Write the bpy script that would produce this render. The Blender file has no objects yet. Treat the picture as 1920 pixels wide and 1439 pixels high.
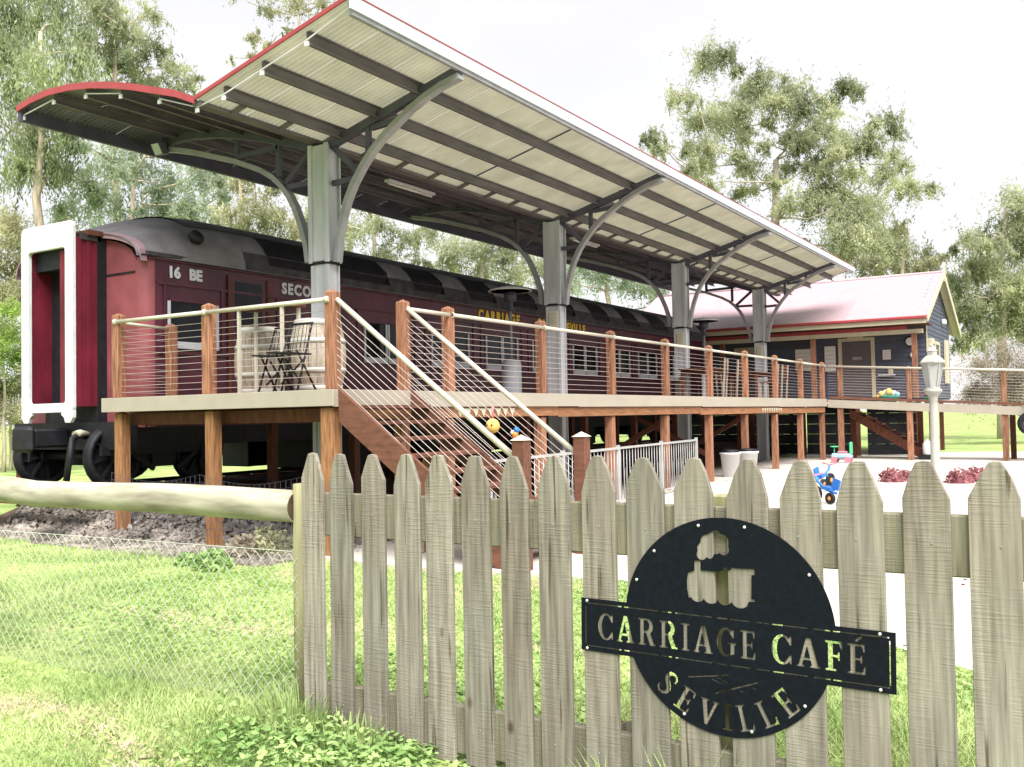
import bpy, bmesh, math, random
import numpy as np
from mathutils import Vector, Matrix
R = math.radians
random.seed(7)
scene = bpy.context.scene
# ------------------------------------------------------------------ camera
CAM = Vector((7.019, -7.711, 1.48)); FPX = 1800.0
YAW, PITCH, ROLL = R(31.789), R(1.922), R(-1.078)
fw = Vector((-math.sin(YAW)*math.cos(PITCH), math.cos(YAW)*math.cos(PITCH), math.sin(PITCH)))
rt = Vector((math.cos(YAW), math.sin(YAW), 0)); up = rt.cross(fw)
rt2 = rt*math.cos(ROLL)+up*math.sin(ROLL); up2 = -rt*math.sin(ROLL)+up*math.cos(ROLL)
cd = bpy.data.cameras.new('camera'); cam = bpy.data.objects.new('camera', cd)
scene.collection.objects.link(cam); scene.camera = cam
m = Matrix((rt2, up2, -fw)).transposed().to_4x4(); m.translation = CAM; cam.matrix_world = m
cd.sensor_width = 36; cd.lens = 36*FPX/1920; cd.clip_end = 3000; cd.clip_start = .05
# ------------------------------------------------------------------ world, sun, exposure
SUN_EL, SUN_AZ = 55.0, -46.0            # sun from the front right of the deck end
world = bpy.data.worlds.new('World'); scene.world = world; world.use_nodes = True
nt = world.node_tree; nt.nodes.clear()
wo = nt.nodes.new('ShaderNodeOutputWorld'); bg = nt.nodes.new('ShaderNodeBackground')
sky = nt.nodes.new('ShaderNodeTexSky'); sky.sky_type = 'NISHITA'; sky.sun_disc = False
sky.sun_elevation = R(SUN_EL); sky.sun_rotation = R(180-SUN_AZ)
tc = nt.nodes.new('ShaderNodeTexCoord'); mp = nt.nodes.new('ShaderNodeMapping')
mp.inputs['Scale'].default_value = (1, 1, 2.4)
nz = nt.nodes.new('ShaderNodeTexNoise'); nz.inputs['Scale'].default_value = 1.7; nz.inputs['Detail'].default_value = 5
rp = nt.nodes.new('ShaderNodeValToRGB')
rp.color_ramp.elements[0].position = .36; rp.color_ramp.elements[0].color = (1.82, 1.80, 1.88, 1)
rp.color_ramp.elements[1].position = .56; rp.color_ramp.elements[1].color = (2.02, 1.99, 2.02, 1)
mx = nt.nodes.new('ShaderNodeMix'); mx.data_type = 'RGBA'; mx.inputs[0].default_value = .96
bg.inputs['Strength'].default_value = .10
nt.links.new(tc.outputs['Generated'], mp.inputs['Vector']); nt.links.new(mp.outputs[0], nz.inputs['Vector'])
nt.links.new(nz.outputs['Fac'], rp.inputs['Fac'])
nt.links.new(sky.outputs[0], mx.inputs[6]); nt.links.new(rp.outputs[0], mx.inputs[7])
nt.links.new(mx.outputs[2], bg.inputs['Color']); nt.links.new(bg.outputs[0], wo.inputs[0])
sd = bpy.data.lights.new('sun', 'SUN'); sd.energy = 2.0; sd.angle = R(50); sd.color = (1, .965, .9)
sun = bpy.data.objects.new('sun', sd); scene.collection.objects.link(sun)
az, el = R(SUN_AZ), R(SUN_EL)           # azimuth measured from -Y toward +X
sdir = Vector((math.sin(-az)*math.cos(el), -math.cos(az)*math.cos(el), math.sin(el)))
sun.rotation_euler = sdir.to_track_quat('Z', 'Y').to_euler()
sky.sun_rotation = math.atan2(sdir.x, sdir.y)
scene.view_settings.view_transform = 'Standard'; scene.view_settings.look = 'None'
scene.view_settings.gamma = 1; scene.view_settings.use_curve_mapping = False
scene.view_settings.exposure = 2.33
# ------------------------------------------------------------------ helpers
COL = scene.collection
def at(px, py, depth):
    return CAM + depth*(fw + rt2*(px-960)/FPX + up2*(719.5-py)/FPX)
def tag(o, label=None, cat=None, group=None, kind=None):
    if label: o['label'] = label
    if cat: o['category'] = cat
    if group: o['group'] = group
    if kind: o['kind'] = kind
    return o
def org(o):
    v = Vector((0, 0, 0))
    while o: v += o.location; o = o.parent
    return v
def empty(name, loc, label, cat, group=None):
    o = bpy.data.objects.new(name, None); COL.objects.link(o); o.location = loc
    o.empty_display_size = .1
    return tag(o, label, cat, group)
class MB:
    def __init__(s): s.v = []; s.f = []; s.sm = []
    def add(s, vs, fs, smooth=False):
        n = len(s.v); s.v += [tuple(p) for p in vs]; s.f += [tuple(i+n for i in f) for f in fs]
        s.sm += [smooth]*len(fs); return s
    def box(s, x0, x1, y0, y1, z0, z1):
        return s.add([(x0,y0,z0),(x1,y0,z0),(x1,y1,z0),(x0,y1,z0),(x0,y0,z1),(x1,y0,z1),(x1,y1,z1),(x0,y1,z1)],
                     [(0,3,2,1),(4,5,6,7),(0,1,5,4),(1,2,6,5),(2,3,7,6),(3,0,4,7)])
    def beam(s, p, q, w, h, upv=(0,0,1)):
        p, q = Vector(p), Vector(q); d = (q-p).normalized(); u = Vector(upv)
        a = d.cross(u)
        if a.length < 1e-4: a = d.cross(Vector((0,1,0)))
        a.normalize(); b = a.cross(d).normalized(); a *= w/2; b *= h/2
        vs = [p-a-b, p+a-b, p+a+b, p-a+b, q-a-b, q+a-b, q+a+b, q-a+b]
        return s.add(vs, [(0,3,2,1),(4,5,6,7),(0,1,5,4),(1,2,6,5),(2,3,7,6),(3,0,4,7)])
    def tube(s, path, r, n=6, caps=True, smooth=True):
        path = [Vector(p) for p in path]; k = len(path)
        rr = r if isinstance(r, (list, tuple)) else [r]*k
        vs = []; ref = Vector((.13, .21, .97)).normalized()
        for i, p in enumerate(path):
            d = (path[min(i+1, k-1)]-path[max(i-1, 0)]).normalized()
            a = d.cross(ref)
            if a.length < .05: a = d.cross(Vector((1, 0, 0)))
            a.normalize(); b = d.cross(a)
            for j in range(n):
                t = 2*math.pi*j/n; vs.append(p+(a*math.cos(t)+b*math.sin(t))*rr[i])
        fs = [(i*n+j, i*n+(j+1)%n, (i+1)*n+(j+1)%n, (i+1)*n+j) for i in range(k-1) for j in range(n)]
        s.add(vs, fs, smooth)
        if caps:
            m_ = len(s.v)-k*n
            s.f += [tuple(m_+j for j in range(n))[::-1], tuple(m_+(k-1)*n+j for j in range(n))]; s.sm += [False]*2
        return s
    def prism(s, poly, o, ux, uy, un, t):
        o, ux, uy, un = Vector(o), Vector(ux), Vector(uy), Vector(un); n = len(poly)
        a = [o+ux*x+uy*y for x, y in poly]; b = [p+un*t for p in a]
        return s.add(a+b, [tuple(range(n))[::-1], tuple(range(n, 2*n))]+[(i, (i+1)%n, n+(i+1)%n, n+i) for i in range(n)])
    def lathe(s, prof, c, n=16, smooth=True, ax=(0,0,1)):
        c = Vector(c); ax = Vector(ax).normalized()
        u = ax.orthogonal().normalized(); w = ax.cross(u); vs = []
        for r, z in prof:
            for j in range(n):
                t = 2*math.pi*j/n; vs.append(c+ax*z+(u*math.cos(t)+w*math.sin(t))*max(r, 1e-4))
        k = len(prof)
        s.add(vs, [(i*n+j, i*n+(j+1)%n, (i+1)*n+(j+1)%n, (i+1)*n+j) for i in range(k-1) for j in range(n)], smooth)
        m_ = len(s.v)-k*n
        s.f += [tuple(m_+j for j in range(n))[::-1], tuple(m_+(k-1)*n+j for j in range(n))]; s.sm += [False]*2
        return s
    def ball(s, c, r, nu=10, nv=6, sq=(1,1,1)):
        prof = []; c = Vector(c); vs = [];
        for i in range(nv+1):
            a = -math.pi/2+math.pi*i/nv
            for j in range(nu):
                t = 2*math.pi*j/nu; vs.append((c.x+r*sq[0]*math.cos(a)*math.cos(t), c.y+r*sq[1]*math.cos(a)*math.sin(t), c.z+r*sq[2]*math.sin(a)))
        return s.add(vs, [(i*nu+j, i*nu+(j+1)%nu, (i+1)*nu+(j+1)%nu, (i+1)*nu+j) for i in range(nv) for j in range(nu)], True)
    def mesh(s, name, mat, off=(0,0,0)):
        me = bpy.data.meshes.new(name); o = Vector(off)
        me.from_pydata([(v[0]-o.x, v[1]-o.y, v[2]-o.z) for v in s.v], [], s.f)
        me.polygons.foreach_set('use_smooth', s.sm)
        if mat: me.materials.append(mat)
        me.update(); return me
    def build(s, name, mat, parent=None, label=None, kind=None, bevel=0, cat=None, group=None, loc=None):
        """loc: world position of the object's own origin (default: its parent's)"""
        po = org(parent) if parent else Vector((0,0,0))
        lo = Vector(loc) if loc is not None else po
        ob = bpy.data.objects.new(name, s.mesh(name, mat, lo)); COL.objects.link(ob)
        ob.parent = parent; ob.location = lo-po
        if bevel:
            b = ob.modifiers.new('bevel', 'BEVEL'); b.width = bevel; b.segments = 1; b.limit_method = 'ANGLE'
        return tag(ob, label, cat, group, kind)
def inst(src, dloc, label=None):
    """copy of one piece with shared mesh, shifted by dloc, same parent"""
    c = src.copy(); COL.objects.link(c); c.location = src.location+Vector(dloc)
    if label: c['label'] = label
    return c
def copy_tree(o, parent=None):
    c = o.copy(); COL.objects.link(c); c.parent = parent
    for ch in o.children: copy_tree(ch, c)
    return c
def dup(o, loc, label, rz=None):
    c = copy_tree(o); c.location = loc; c['label'] = label
    if rz is not None: c.rotation_euler.z = rz
    return c
# ------------------------------------------------------------------ materials
def mat(name, col, rough=.75, var=.18, scale=6, stretch=(1,1,1), bump=0, metal=0, rnd=0, spec=.3, col2=None, detail=6, bdist=.01, lo=.3, hi=.7, transl=0, alpha=None):
    m_ = bpy.data.materials.new(name); m_.use_nodes = True; t = m_.node_tree; N = t.nodes; L = t.links
    b = N['Principled BSDF']; b.inputs['Roughness'].default_value = rough; b.inputs['Metallic'].default_value = metal
    b.inputs['Specular IOR Level'].default_value = spec
    c = N.new('ShaderNodeTexCoord'); mpn = N.new('ShaderNodeMapping'); mpn.inputs['Scale'].default_value = stretch
    n = N.new('ShaderNodeTexNoise'); n.inputs['Scale'].default_value = scale; n.inputs['Detail'].default_value = detail
    r = N.new('ShaderNodeValToRGB'); r.color_ramp.elements[0].position = lo; r.color_ramp.elements[1].position = hi
    A = [min(1, x*(1-var)) for x in col]; B = [min(1, x*(1+var)) for x in (col2 or col)]
    r.color_ramp.elements[0].color = (*A, 1); r.color_ramp.elements[1].color = (*B, 1)
    oi = N.new('ShaderNodeObjectInfo'); va = N.new('ShaderNodeVectorMath'); va.operation = 'ADD'
    sc_ = N.new('ShaderNodeMath'); sc_.operation = 'MULTIPLY'; sc_.inputs[1].default_value = 37.0 if rnd else 0
    L.new(oi.outputs['Random'], sc_.inputs[0]); L.new(c.outputs['Object'], va.inputs[0]); L.new(sc_.outputs[0], va.inputs[1])
    L.new(va.outputs[0], mpn.inputs['Vector']); L.new(mpn.outputs[0], n.inputs['Vector']); L.new(n.outputs['Fac'], r.inputs['Fac'])
    out = r.outputs[0]
    if rnd:
        h = N.new('ShaderNodeHueSaturation'); mr = N.new('ShaderNodeMapRange')
        mr.inputs['To Min'].default_value = 1-rnd; mr.inputs['To Max'].default_value = 1+rnd
        L.new(oi.outputs['Random'], mr.inputs['Value']); L.new(mr.outputs[0], h.inputs['Value']); L.new(out, h.inputs['Color']); out = h.outputs[0]
    L.new(out, b.inputs['Base Color'])
    m_['out'] = 1
    if bump:
        bp = N.new('ShaderNodeBump'); bp.inputs['Strength'].default_value = bump; bp.inputs['Distance'].default_value = bdist
        L.new(n.outputs['Fac'], bp.inputs['Height']); L.new(bp.outputs[0], b.inputs['Normal'])
    if transl:
        tr = N.new('ShaderNodeBsdfTranslucent'); ms = N.new('ShaderNodeMixShader'); ms.inputs[0].default_value = transl
        L.new(out, tr.inputs['Color']); L.new(b.outputs[0], ms.inputs[1]); L.new(tr.outputs[0], ms.inputs[2])
        L.new(ms.outputs[0], N['Material Output'].inputs[0])
    return m_
def glass(name, col=(.008,.009,.012), rough=.04):
    m_ = mat(name, col, rough=rough, var=.5, scale=3, spec=.16); return m_
T = {}
T['post'] = mat('stained_timber', (.215,.093,.054), var=.45, scale=7, stretch=(6,6,.5), rnd=.18, bump=.25, col2=(.25,.12,.072))
T['beam'] = mat('stained_timber_beam', (.25,.115,.055), var=.3, scale=6, stretch=(5,.5,5), rnd=.12, bump=.2)
T['raw'] = mat('oiled_timber', (.23,.11,.05), var=.45, scale=7, stretch=(6,6,.6), rnd=.15, bump=.2)
T['darkwood'] = mat('dark_timber', (.10,.035,.02), var=.3, scale=6, stretch=(4,4,1), rnd=.2)  # under the deck this dark tone stands in for shade
T['stair'] = mat('stair_timber', (.125,.052,.034), var=.28, scale=6, stretch=(1,6,3), rnd=.1, bump=.2)
T['fascia'] = mat('beige_paint', (.33,.295,.245), var=.07, scale=3, rough=.55, stretch=(1,.4,1))
T['rail'] = mat('cream_steel_rail', (.47,.44,.37), var=.08, rough=.35, scale=20, spec=.6)
T['wire'] = mat('steel_wire', (.5,.44,.42), var=.05, rough=.35, metal=.3, spec=.6)
T['steel'] = mat('grey_painted_steel', (.41,.42,.46), var=.2, scale=2.6, rough=.5, stretch=(2,2,.35), spec=.4)
T['steeldk'] = mat('dark_grey_steel', (.07,.068,.10), var=.2, scale=3, rough=.55)
T['bracket'] = mat('galvanised_bracket', (.26,.26,.285), var=.15, scale=4, rough=.45)
T['purlin'] = mat('purlin_steel', (.13,.115,.125), var=.25, scale=4, stretch=(4,.5,4), rough=.6)
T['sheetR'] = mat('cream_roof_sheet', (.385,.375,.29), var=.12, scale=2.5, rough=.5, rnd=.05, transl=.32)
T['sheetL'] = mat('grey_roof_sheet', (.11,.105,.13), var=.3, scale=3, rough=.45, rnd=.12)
T['red'] = mat('red_trim', (.30,.05,.058), var=.1, rough=.45, scale=5)
T['white'] = mat('white_trim', (.56,.56,.59), var=.12, rough=.45)
T['maroon'] = mat('shaded_maroon_paint', (.064,.012,.026), var=.45, scale=1.6, stretch=(1.5,1.5,.7), rough=.42, rnd=.05, spec=.35, bump=.08)  # carriage side, darkened to carry the shade under the canopy
T['maroon_end'] = mat('lit_maroon_paint', (.21,.058,.070), var=.28, scale=1.8, rough=.5, bump=.06)  # same paint on the end, lightened to look lit
T['bellows'] = mat('bellows_canvas', (.13,.010,.024), var=.35, scale=3, rough=.6, stretch=(1,1,.5))
T['black'] = mat('black_iron', (.010,.010,.014), var=.4, scale=8, rough=.6)
T['roof'] = mat('carriage_roof_canvas', (.155,.15,.165), var=.25, scale=3, rough=.8, bump=.1)
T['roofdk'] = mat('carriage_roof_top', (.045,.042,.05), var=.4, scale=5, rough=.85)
T['patch'] = mat('black_roof_patch', (.009,.008,.012), var=.4, scale=6, rough=.7)
T['glass'] = glass('dark_window_glass')
T['sill'] = mat('white_window_paint', (.5,.52,.58), var=.05, rough=.5)
T['gold'] = mat('gold_letter_paint', (.62,.42,.06), var=.05)
T['navy'] = mat('navy_weatherboard', (.068,.076,.112), var=.2, scale=4, rough=.6, rnd=.08, stretch=(.4,1,4))
T['cream'] = mat('cream_trim', (.48,.44,.33), var=.08, rough=.5)
T['hutroof'] = mat('sky_paled_iron_roof', (.37,.262,.292), var=.05, rough=.42, scale=2, rnd=.015, spec=.7)  # red iron, paled in the base colour to imitate sky reflection
T['concrete'] = mat('pale_concrete', (.46,.425,.385), var=.16, scale=.7, rough=.9, bump=.1, detail=9)
T['log'] = mat('peeled_log', (.27,.25,.185), var=.3, scale=5, stretch=(.5,3,3), bump=.3, rough=.85, col2=(.36,.345,.27))
T['gatepost'] = mat('green_tinged_post', (.26,.25,.14), var=.25, scale=5, stretch=(5,5,.5), bump=.3, rough=.9)
T['mesh'] = mat('galvanised_mesh', (.56,.60,.52), var=.05, metal=.2, rough=.45)
T['plastic'] = mat('white_plastic', (.68,.68,.70), var=.04, rough=.4)
T['stone'] = mat('grey_ballast', (.11,.097,.086), var=.5, scale=1.7, rough=.9, bump=.3, col2=(.22,.195,.175))
T['soil'] = mat('brown_soil', (.075,.05,.036), var=.5, scale=7, rough=.95, bump=.5, detail=10)
T['barrel'] = mat('bleached_oak', (.34,.295,.25), var=.28, scale=6, stretch=(4,4,.6), rough=.85, rnd=.1)
T['hoop'] = mat('pale_hoop', (.44,.43,.41), var=.1, rough=.5)
T['signblk'] = mat('black_powder_coat', (.004,.006,.010), var=.3, scale=40, rough=.65, spec=.12)
T['bolt'] = mat('zinc_bolt', (.6,.6,.6), var=.1, metal=.5, rough=.3)
T['bark'] = mat('gum_bark', (.30,.24,.19), var=.3, scale=3, stretch=(3,3,.6), rough=.9, col2=(.42,.35,.28))
T['bark2'] = mat('pale_gum_bark', (.40,.35,.30), var=.25, scale=3, stretch=(3,3,.6), rough=.9)
# weathered picket: saw marks across, grain along, knots
def picket_mat(name, col, rough=.85):
    m_ = mat(name, col, rough=rough, var=.44, scale=5, stretch=(10,10,.5), bump=0, rnd=.18, detail=8, lo=.25, hi=.75)
    t = m_.node_tree; N = t.nodes; L = t.links; b = N['Principled BSDF']
    old = b.inputs['Base Color'].links[0].from_socket
    vadd = [n for n in N if n.type == 'VECT_MATH'][0]
    def noise(sc, st, det=3):
        mp_ = N.new('ShaderNodeMapping'); mp_.inputs['Scale'].default_value = st
        n_ = N.new('ShaderNodeTexNoise'); n_.inputs['Scale'].default_value = sc; n_.inputs['Detail'].default_value = det
        L.new(vadd.outputs[0], mp_.inputs[0]); L.new(mp_.outputs[0], n_.inputs[0]); return n_
    saw = noise(3.6, (2.2,2.2,40), 3)
    patch = noise(3.2, (1.6,1,1.1)); pr_ = N.new('ShaderNodeMapRange'); pr_.inputs['From Min'].default_value = .38; pr_.inputs['From Max'].default_value = .6
    L.new(patch.outputs['Fac'], pr_.inputs['Value'])
    sw = N.new('ShaderNodeMapRange'); sw.inputs['From Min'].default_value = .46; sw.inputs['From Max'].default_value = .66; L.new(saw.outputs['Fac'], sw.inputs['Value'])
    mul = N.new('ShaderNodeMath'); mul.operation = 'MULTIPLY'; L.new(sw.outputs[0], mul.inputs[0]); L.new(pr_.outputs[0], mul.inputs[1])
    dk = N.new('ShaderNodeMix'); dk.data_type = 'RGBA'; dk.blend_type = 'MULTIPLY'
    sc2 = N.new('ShaderNodeMath'); sc2.operation = 'MULTIPLY'; sc2.inputs[1].default_value = .10
    L.new(mul.outputs[0], sc2.inputs[0]); L.new(sc2.outputs[0], dk.inputs[0]); L.new(old, dk.inputs[6]); dk.inputs[7].default_value = (.36,.34,.30,1)
    # greenish and brown stains, dark long checks
    st = noise(2.1, (1.2,1,.8), 5); sr = N.new('ShaderNodeValToRGB'); sr.color_ramp.elements[0].position = .35; sr.color_ramp.elements[1].position = .68
    sr.color_ramp.elements[0].color = (1.0,.99,.93,1); sr.color_ramp.elements[1].color = (.80,.72,.66,1)
    L.new(st.outputs['Fac'], sr.inputs[0])
    m2 = N.new('ShaderNodeMix'); m2.data_type = 'RGBA'; m2.blend_type = 'MULTIPLY'; m2.inputs[0].default_value = .85
    L.new(dk.outputs[2], m2.inputs[6]); L.new(sr.outputs[0], m2.inputs[7])
    ck = noise(9, (5,5,.22), 2); cr = N.new('ShaderNodeMapRange'); cr.inputs['From Min'].default_value = .64; cr.inputs['From Max'].default_value = .72
    L.new(ck.outputs['Fac'], cr.inputs['Value'])
    m3 = N.new('ShaderNodeMix'); m3.data_type = 'RGBA'; m3.blend_type = 'MULTIPLY'; m3.inputs[7].default_value = (.38,.33,.27,1)
    L.new(cr.outputs[0], m3.inputs[0]); L.new(m2.outputs[2], m3.inputs[6])
    vm = N.new('ShaderNodeMapping'); vm.inputs['Scale'].default_value = (2.6,.01,1.5); vo = N.new('ShaderNodeTexVoronoi'); vo.inputs['Scale'].default_value = 1.6
    L.new(vadd.outputs[0], vm.inputs[0]); L.new(vm.outputs[0], vo.inputs['Vector']); kr = N.new('ShaderNodeMapRange'); kr.inputs['From Min'].default_value = .09; kr.inputs['From Max'].default_value = .03
    L.new(vo.outputs['Distance'], kr.inputs['Value']); m4 = N.new('ShaderNodeMix'); m4.data_type = 'RGBA'; m4.blend_type = 'MULTIPLY'; m4.inputs[7].default_value = (.42,.33,.24,1)
    L.new(kr.outputs[0], m4.inputs[0]); L.new(m3.outputs[2], m4.inputs[6]); L.new(m4.outputs[2], b.inputs['Base Color'])
    ad = N.new('ShaderNodeMath'); ad.operation = 'ADD'; L.new(mul.outputs[0], ad.inputs[0])
    n0 = [n for n in N if n.type == 'TEX_NOISE'][0]; L.new(n0.outputs['Fac'], ad.inputs[1])
    bp = N.new('ShaderNodeBump'); bp.inputs['Strength'].default_value = .35; bp.inputs['Distance'].default_value = .004
    L.new(ad.outputs[0], bp.inputs['Height']); L.new(bp.outputs[0], b.inputs['Normal'])
    return m_
T['picket'] = picket_mat('weathered_picket', (.22,.207,.183))
T['gaterail'] = picket_mat('weathered_rail', (.21,.20,.155))
# lawn: green mottled with dry and clover patches
def lawn_mat():
    m_ = mat('lawn', (.17,.27,.065), var=.2, scale=1.1, rough=.95, col2=(.30,.37,.13), detail=8, bump=.6, bdist=.03)
    t = m_.node_tree; N = t.nodes; L = t.links; b = N['Principled BSDF']; old = b.inputs['Base Color'].links[0].from_socket
    c = [n for n in N if n.type == 'TEX_COORD'][0]
    n2 = N.new('ShaderNodeTexNoise'); n2.inputs['Scale'].default_value = .55; n2.inputs['Detail'].default_value = 9; n2.inputs['Roughness'].default_value = .65
    r2 = N.new('ShaderNodeMapRange'); r2.inputs['From Min'].default_value = .56; r2.inputs['From Max'].default_value = .68
    L.new(c.outputs['Object'], n2.inputs[0]); L.new(n2.outputs['Fac'], r2.inputs['Value'])
    mx_ = N.new('ShaderNodeMix'); mx_.data_type = 'RGBA'; mx_.inputs[7].default_value = (.36,.29,.19,1)
    L.new(r2.outputs[0], mx_.inputs[0]); L.new(old, mx_.inputs[6])
    n3 = N.new('ShaderNodeTexNoise'); n3.inputs['Scale'].default_value = 24; n3.inputs['Detail'].default_value = 5
    L.new(c.outputs['Object'], n3.inputs[0]); r3 = N.new('ShaderNodeMapRange'); r3.inputs['From Min'].default_value = .3; r3.inputs['From Max'].default_value = .7
    r3.inputs['To Min'].default_value = .55; r3.inputs['To Max'].default_value = 1.35; L.new(n3.outputs['Fac'], r3.inputs['Value'])
    h = N.new('ShaderNodeHueSaturation'); L.new(mx_.outputs[2], h.inputs['Color']); L.new(r3.outputs[0], h.inputs['Value']); L.new(h.outputs[0], b.inputs['Base Color'])
    return m_
T['lawn'] = lawn_mat()
def leaf(name, a, b_, scale=.5):
    return mat(name, a, var=.3, scale=scale, col2=b_, rough=.6, transl=.5, detail=8, lo=.35, hi=.65, spec=.25)
T['leaf1'] = leaf('gum_leaves', (.25,.30,.17), (.44,.46,.30))  # tree leaf colours lightened to stand in for haze
T['leaf2'] = leaf('pale_gum_leaves', (.25,.33,.22), (.42,.48,.35))
T['leaf3'] = leaf('olive_leaves', (.26,.29,.16), (.44,.43,.27))
T['leaf4'] = leaf('dark_weeping_leaves', (.16,.22,.11), (.36,.41,.24))
T['leafbright'] = leaf('bright_shrub_leaves', (.20,.34,.07), (.36,.48,.14))
T['leafdry'] = leaf('dry_brown_foliage', (.32,.27,.21), (.44,.38,.31))
T['leafred'] = leaf('red_shrub_leaves', (.30,.09,.11), (.46,.22,.24), 4)
T['straw'] = mat('dead_grass', (.36,.27,.19), var=.25, scale=3, col2=(.48,.38,.29), rough=.9)
T['railgrey'] = mat('grey_metal', (.36,.36,.36), var=.1, rough=.4)
T['reflector'] = mat('pale_reflector', (.8,.8,.78), var=.04, rough=.4)
T['grass'] = mat('grass_blades', (.19,.32,.08), var=.2, scale=1.3, col2=(.44,.50,.24), rough=.7, transl=.3, detail=8)
T['weed'] = mat('weed_leaves', (.15,.31,.07), var=.25, scale=5, col2=(.34,.46,.18), rough=.6, transl=.3)
def box(name, mt, par, x0, x1, y0, y1, z0, z1, bevel=0, label=None, **k):
    return MB().box(x0, x1, y0, y1, z0, z1).build(name, T[mt] if isinstance(mt, str) else mt, par, bevel=bevel, label=label, **k)
def text(name, s, size, mt, par, pos, xdir, ydir, bold=.0, ext=.004, space=1.0):
    """real extruded lettering lying in the plane of xdir/ydir"""
    cu = bpy.data.curves.new('txt', 'FONT'); cu.body = s; cu.size = size; cu.offset = bold; cu.extrude = ext; cu.space_character = space
    cu.resolution_u = 3
    ob = bpy.data.objects.new('txt', cu); COL.objects.link(ob)
    dg = bpy.context.evaluated_depsgraph_get(); me = bpy.data.meshes.new_from_object(ob.evaluated_get(dg))
    bpy.data.objects.remove(ob)
    X, Y = Vector(xdir).normalized(), Vector(ydir).normalized(); Z = X.cross(Y)
    P = Vector(pos)-(org(par) if par else Vector((0,0,0)))
    M4 = Matrix((X, Y, Z)).transposed().to_4x4(); M4.translation = P
    me.transform(M4); me.materials.clear(); me.materials.append(T[mt] if isinstance(mt, str) else mt); me.name = name
    o = bpy.data.objects.new(name, me); COL.objects.link(o); o.parent = par
    return o
# ================================================================== GROUND
rng = np.random.default_rng(3)
def gz(x, y):
    z = .02*math.sin(x*.7+1)*math.sin(y*.5)
    d = max(0, min(1, (x-3.2)/1.2))*max(0, min(1, (-3.2-y)/1.0))
    z -= .10*d
    return z
def bank(x, y):          # track embankment height
    def ss(a, b, v):
        t = max(0, min(1, (v-a)/(b-a))); return t*t*(3-2*t)
    return .50*ss(-7.7, -6.6, x)*(1-ss(-4.2, -1.7, x))*ss(-.5, 1.3, y)
xs = [-900,-300,-120,-60,-35,-22]+[i*.5 for i in range(-36, 33)]+[22,35,60,120,300,900]
ys = [-900,-300,-120,-60,-30,-18]+[i*.5 for i in range(-26, 61)]+[36,50,80,140,300,900]
g = MB()
for j, y in enumerate(ys):
    for i, x in enumerate(xs):
        inc = -1.5 < x < 12 and -.2 < y < 27
        g.v.append((x, y, (gz(x, y) if abs(x) < 30 and abs(y) < 40 else 0)-(.03 if inc else 0)))
nx = len(xs)
for j in range(len(ys)-1):
    for i in range(nx-1): g.f.append((j*nx+i, j*nx+i+1, (j+1)*nx+i+1, (j+1)*nx+i)); g.sm.append(True)
g.build('ground', T['lawn'], kind='structure')
pv = [(-.3,-.05),(.45,-.14),(1.2,-.2),(2.07,-.05),(3.33,.02),(4.6,-.62),(5.86,-1.42),(6.6,-2.0),(9,-3.4),(16,-4.5),(24,4),(24,24),(14,27.2),(4,27.4),(-1.6,25.2),(-1.6,9),(-1.0,3)]
MB().prism(pv, (0,0,-.08), (1,0,0), (0,1,0), (0,0,1), .095).build('pavement', T['concrete'], kind='structure')
# ballast embankment (surface) with loose stones
eb = MB(); ex = [-9+.25*i for i in range(31)]; ey = [-.6+.25*i for i in range(20)]+[5+1.5*i for i in range(14)]
for y in ey:
    for x in ex: eb.v.append((x, y, bank(x, y)-.03+.03*math.sin(x*5.1+y*3)*math.sin(y*4.3)*(bank(x,y)>.02)))
for j in range(len(ey)-1):
    for i in range(len(ex)-1):
        k = j*len(ex)+i; eb.f.append((k, k+1, k+1+len(ex), k+len(ex))); eb.sm.append(True)
eb.build('embankment', T['soil'], kind='structure')
st = MB(); random.seed(5)
def pebble(mb, c, s):
    ph = [(random.uniform(.7,1.2)) for _ in range(8)]
    vs = []
    for k, (a, b, cc) in enumerate([(1,1,1),(1,1,-1),(1,-1,1),(1,-1,-1),(-1,1,1),(-1,1,-1),(-1,-1,1),(-1,-1,-1)]):
        vs.append(Vector((a*ph[k], b*ph[(k*3)%8], cc*.7*ph[(k*5)%8]))*s*.55)
    rm = Matrix.Rotation(random.random()*6, 3, Vector((random.random()-.5, random.random()-.5, random.random()-.5)).normalized())
    mb.add([rm@v+Vector(c) for v in vs], [(0,1,3,2),(4,6,7,5),(0,4,5,1),(2,3,7,6),(0,2,6,4),(1,5,7,3)])
for k in range(9000):
    x = random.uniform(-8.2, -.3); y = -.75+2.9*random.random()**1.2+.35*max(0, -2.5-x)*.1
    if x > -2.5 and y > 1.6: continue
    z = bank(x, y)+.0
    if x < -6.0-(y+.25)*.75 or (x < -4.5 and y < -.5): continue
    pebble(st, (x, y, z+random.uniform(-.015,.02)), random.uniform(.022,.062))
st.build('ballast_stones', T['stone'], label='grey crushed stones heaped under the near end of the deck', kind='stuff')
box('footing_block', 'concrete', None, -7.5,-7.05, 1.5,1.9, .0,.2, bevel=.01, label='pale concrete block half hidden behind the log rail, farther left', cat='concrete block', group='concrete blocks by the rail line')
box('footing_block', 'concrete', None, -4.55,-3.95, 1.0,1.5, .05,.46, bevel=.01, label='pale concrete block between the two near deck posts', cat='concrete block', group='concrete blocks by the rail line')
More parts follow.
